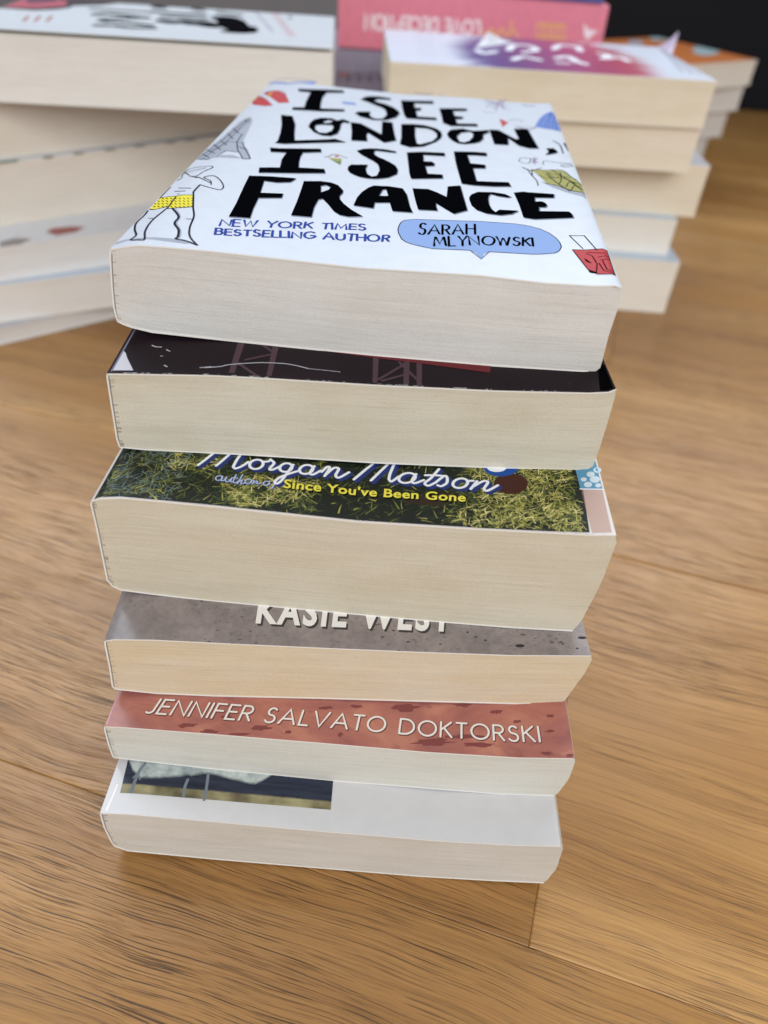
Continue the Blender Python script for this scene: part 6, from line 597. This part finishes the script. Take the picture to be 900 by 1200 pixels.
# left stack, top to bottom
L1, L1c, L1t = back_book('white paged paperback with lifted pale cover and sideways lettering, top of left stack', 'paperback_book', (-259, 467, 129.5), rad(5.2), 140, 211, 34.5, art('pale_grey_card', srgb(206, 212, 220), .03, .4), grey_card, grey_card, cream((228, 224, 214), (236, 233, 226), 11), GL_, 21, lift=2.0)
L2, L2c, _ = back_book('cream paged paperback with dark brown cover, second from top of left stack', 'paperback_book', (-272.1, 461.1, 95.2), rad(40), 140, 208, 33.5, dark_card, white2c, white2c, cream((214, 198, 172), (222, 208, 186), 12), GL_, 22)
L3, L3c, L3t = back_book('cream paged paperback with dotted green white cover edge, third in left stack', 'paperback_book', (-273.5, 454, 57.2), rad(39), 140, 208, 37.6, white2c, white2c, grey_card, cream((212, 196, 172), (218, 204, 182), 13), GL_, 23)
L4, L4c, L4t = back_book('white paged paperback with red smear on its pale cover, fourth in left stack', 'paperback_book', (-262, 423.5, 36), rad(33), 140, 208, 21, white2c, white2c, blue_card, cream((222, 222, 222), (228, 228, 228), 14), GL_, 24)
L5, _, _ = back_book('white paged plain paperback, second from the bottom of the left stack', 'paperback_book', (-265, 419, 11.2), rad(29), 140, 208, 24.5, blue_card, white2c, white2c, cream((226, 222, 214), (232, 229, 222), 15), GL_, 25)
L6, _, _ = back_book('thin grey edged paperback lying on the floor, lowest of the left stack', 'paperback_book', (-265, 406, .3), rad(40), 140, 208, 10.6, grey_card, grey_card, grey_card, cream((206, 204, 200), (212, 210, 206), 16), GL_, 26)
# right stack, top to bottom
def card_print(name, cover, shapes, top, lift=0, w=140, seed=1, zf=None):
    return printed(name, cover, top, shapes, None, zf, seed)
R1, R1c, R1t = back_book('paperback with purple and magenta splash on a white cover, topmost of the right stack', 'paperback_book', (-17, 520.5, 129.0), rad(4.6), 122, 205, 27.3, splash(), white2c, white2c, cream((214, 192, 148), (224, 206, 170), 31), GR_, 31)
R2, _, _ = back_book('cream paperback with white cover edge, second from top of the right stack', 'paperback_book', (-18, 529, 101.2), rad(3), 130, 206, 27.6, white2c, white2c, white2c, cream((220, 200, 160), (228, 210, 178), 32), GR_, 32)
R3, _, _ = back_book('cream paged paperback jutting out furthest right, third from top of right stack', 'paperback_book', (-2, 561, 66.0), rad(0), 130, 211, 35, cream and grey_card, white2c, white2c, cream((220, 198, 156), (226, 206, 170), 33), GR_, 33)
R4, _, _ = back_book('white paged paperback with pale blue cover edge, second from bottom of right stack', 'paperback_book', (-8, 552, 40.2), rad(0), 130, 203, 25.6, blue_card, white2c, white2c, cream((232, 226, 210), (238, 232, 220), 34), GR_, 34)
R5, _, _ = back_book('thick ivory paged paperback with pale blue cover, lowest of right stack on floor', 'paperback_book', (-6, 540, .3), rad(0), 130, 208, 39.7, blue_card, white2c, white2c, cream((230, 222, 202), (236, 229, 212), 35), GR_, 35)
# pink spined stack behind the white doodle book
pinkc = art('pink_card', srgb(230, 130, 150), .05, .5)
P1, P1c, _ = back_book('paperback with navy blue cover lying on the pink spined book', 'paperback_book', (-50, 700, 175.6), rad(1), 135, 190, 18, art('navy_card', srgb(60, 84, 150), .05, .4), art('navy_spine', srgb(64, 88, 158), .05, .4), white2c, cream((214, 204, 186), (220, 210, 194), 41), GP_, 41, spine_out=True)
P2, P2c, _ = back_book('thick pink spined paperback with upside down white and yellow spine lettering', 'paperback_book', (-65.5, 694, 134.6), rad(1.5), 138, 210, 40.6, pinkc, pinkc, pinkc, cream((220, 210, 190), (226, 216, 198), 42), GP_, 42, spine_out=True)
P3, P3c, _ = back_book('muted mauve grey spined paperback under the pink book', 'paperback_book', (-74, 692, 100.2), rad(1), 138, 212, 33.8, art('mauve_card', srgb(150, 142, 162), .06, .5), art('mauve_spine', srgb(150, 142, 162), .06, .5), grey_card, cream((214, 204, 186), (220, 210, 194), 43), GP_, 43, spine_out=True)
P4, _, _ = back_book('pale grey spined paperback, lowest of the pink spined stack on the floor', 'paperback_book', (-72, 694, .3), rad(1), 138, 210, 99.4, grey_card, grey_card, grey_card, cream((214, 204, 186), (220, 210, 194), 44), GP_, 44, spine_out=True)
# far right stack
qx = lambda d: d
orange = art('orange_card', srgb(196, 112, 52), .06, .4)
def qbook(label, x, y, z, t, cover, pages, seed, yaw):
    a = rad(yaw); L = 200
    return back_book(label, 'paperback_book', (x - math.cos(a) * L, y - math.sin(a) * L, z), a, 135, L, t, cover, grey_card, grey_card, cream(pages, tuple(min(255, v + 6) for v in pages), seed), GQ_, seed)
Q1, Q1c, Q1t = qbook('paperback with orange cover and pale oval spots, topmost of the far right stack', 348, 900, 97.2, 23, orange, (196, 188, 172), 51, 36)
Q2, _, _ = qbook('grey paged paperback directly under the orange covered book', 344, 900, 73.0, 24, grey_card, (176, 170, 164), 52, 30)
Q3, _, _ = qbook('paperback with yellow cover edge, third from top of the far right stack', 336, 900, 46.8, 26, art('yellow_card', srgb(206, 186, 70), .05, .4), (168, 162, 154), 53, 30)
Q4, _, _ = qbook('grey paged paperback with black cover, second from bottom of far right stack', 322, 896, 20.2, 26.4, art('black_card', srgb(24, 24, 28), .05, .4), (160, 154, 148), 54, 28)
Q5, _, _ = qbook('black edged paperback on the floor, lowest of the far right stack', 316, 896, .3, 19.7, art('black_card', srgb(24, 24, 28), .05, .4), (60, 56, 54), 55, 28)
# ---- printing on the background books (u: spine to fore edge, v: left to right as seen)
def zl(lift, w): return lambda u, v: lift * max(0, (u / w - .6) / .4) ** 2
for name, sh in BACK['L1'].items(): printed(name, L1c, L1t, sh, zfun=zl(2.0, 140))
for key, fc, tp in (('L3', L3c, L3t), ('L4', L4c, L4t), ('R1', R1c, R1t), ('Q1', Q1c, Q1t)):
    for name, sh in BACK[key].items(): printed(name, fc, tp, sh)
def spine_print(name, root, shapes):
    """the same inks on an upright spine: shapes given as (v, z)"""
    sp = [c for c in root.children if c.name.split('.')[0] == 'spine'][0]
    o = printed(name, sp, [(-1000, 0), (1000, 0)], shapes)
    for v in o.data.vertices: x, y, z = v.co; v.co = (-(.00055 + z), x, y)
    return o
for name, sh in BACK['P2'].items(): spine_print(name, P2, sh)
for name, sh in BACK['P3'].items(): spine_print(name, P3, sh)
def flap(name, fc, a, b, tip, m):
    """a curled triangle of cover card: base a-b on the cover, tip lifted (mm, book coordinates)"""
    n = 8; me = bpy.data.meshes.new(name); bm = bmesh.new(); rows = []
    A_, B_, T_ = Vector(a), Vector(b), Vector(tip); mid = (A_ + B_) / 2
    for i in range(n + 1):
        t_ = i / n; up = t_ ** 1.5; c = mid + (T_ - mid) * t_; c.z = mid.z + (T_.z - mid.z) * up; h = (B_ - A_) * (.5 * (1 - t_))
        rows.append([bm.verts.new((c + h * s_) * MM) for s_ in (-1, -.33, .33, 1)])
    for i in range(n):
        for j in range(3):
            f = bm.faces.new((rows[i][j], rows[i][j + 1], rows[i + 1][j + 1], rows[i + 1][j])); f.smooth = True
    bmesh.ops.remove_doubles(bm, verts=bm.verts, dist=1e-6)
    bmesh.ops.solidify(bm, geom=bm.faces[:], thickness=.0004)
    bm.to_mesh(me); bm.free(); return link(name, me, fc, [m])
flap('curled_corner', R1c, *FLAPS[0], art('lilac_card', srgb(206, 192, 216), .05, .45))
flap('torn_flap', R1c, *FLAPS[1], art('torn_card', srgb(222, 226, 236), .04, .5))
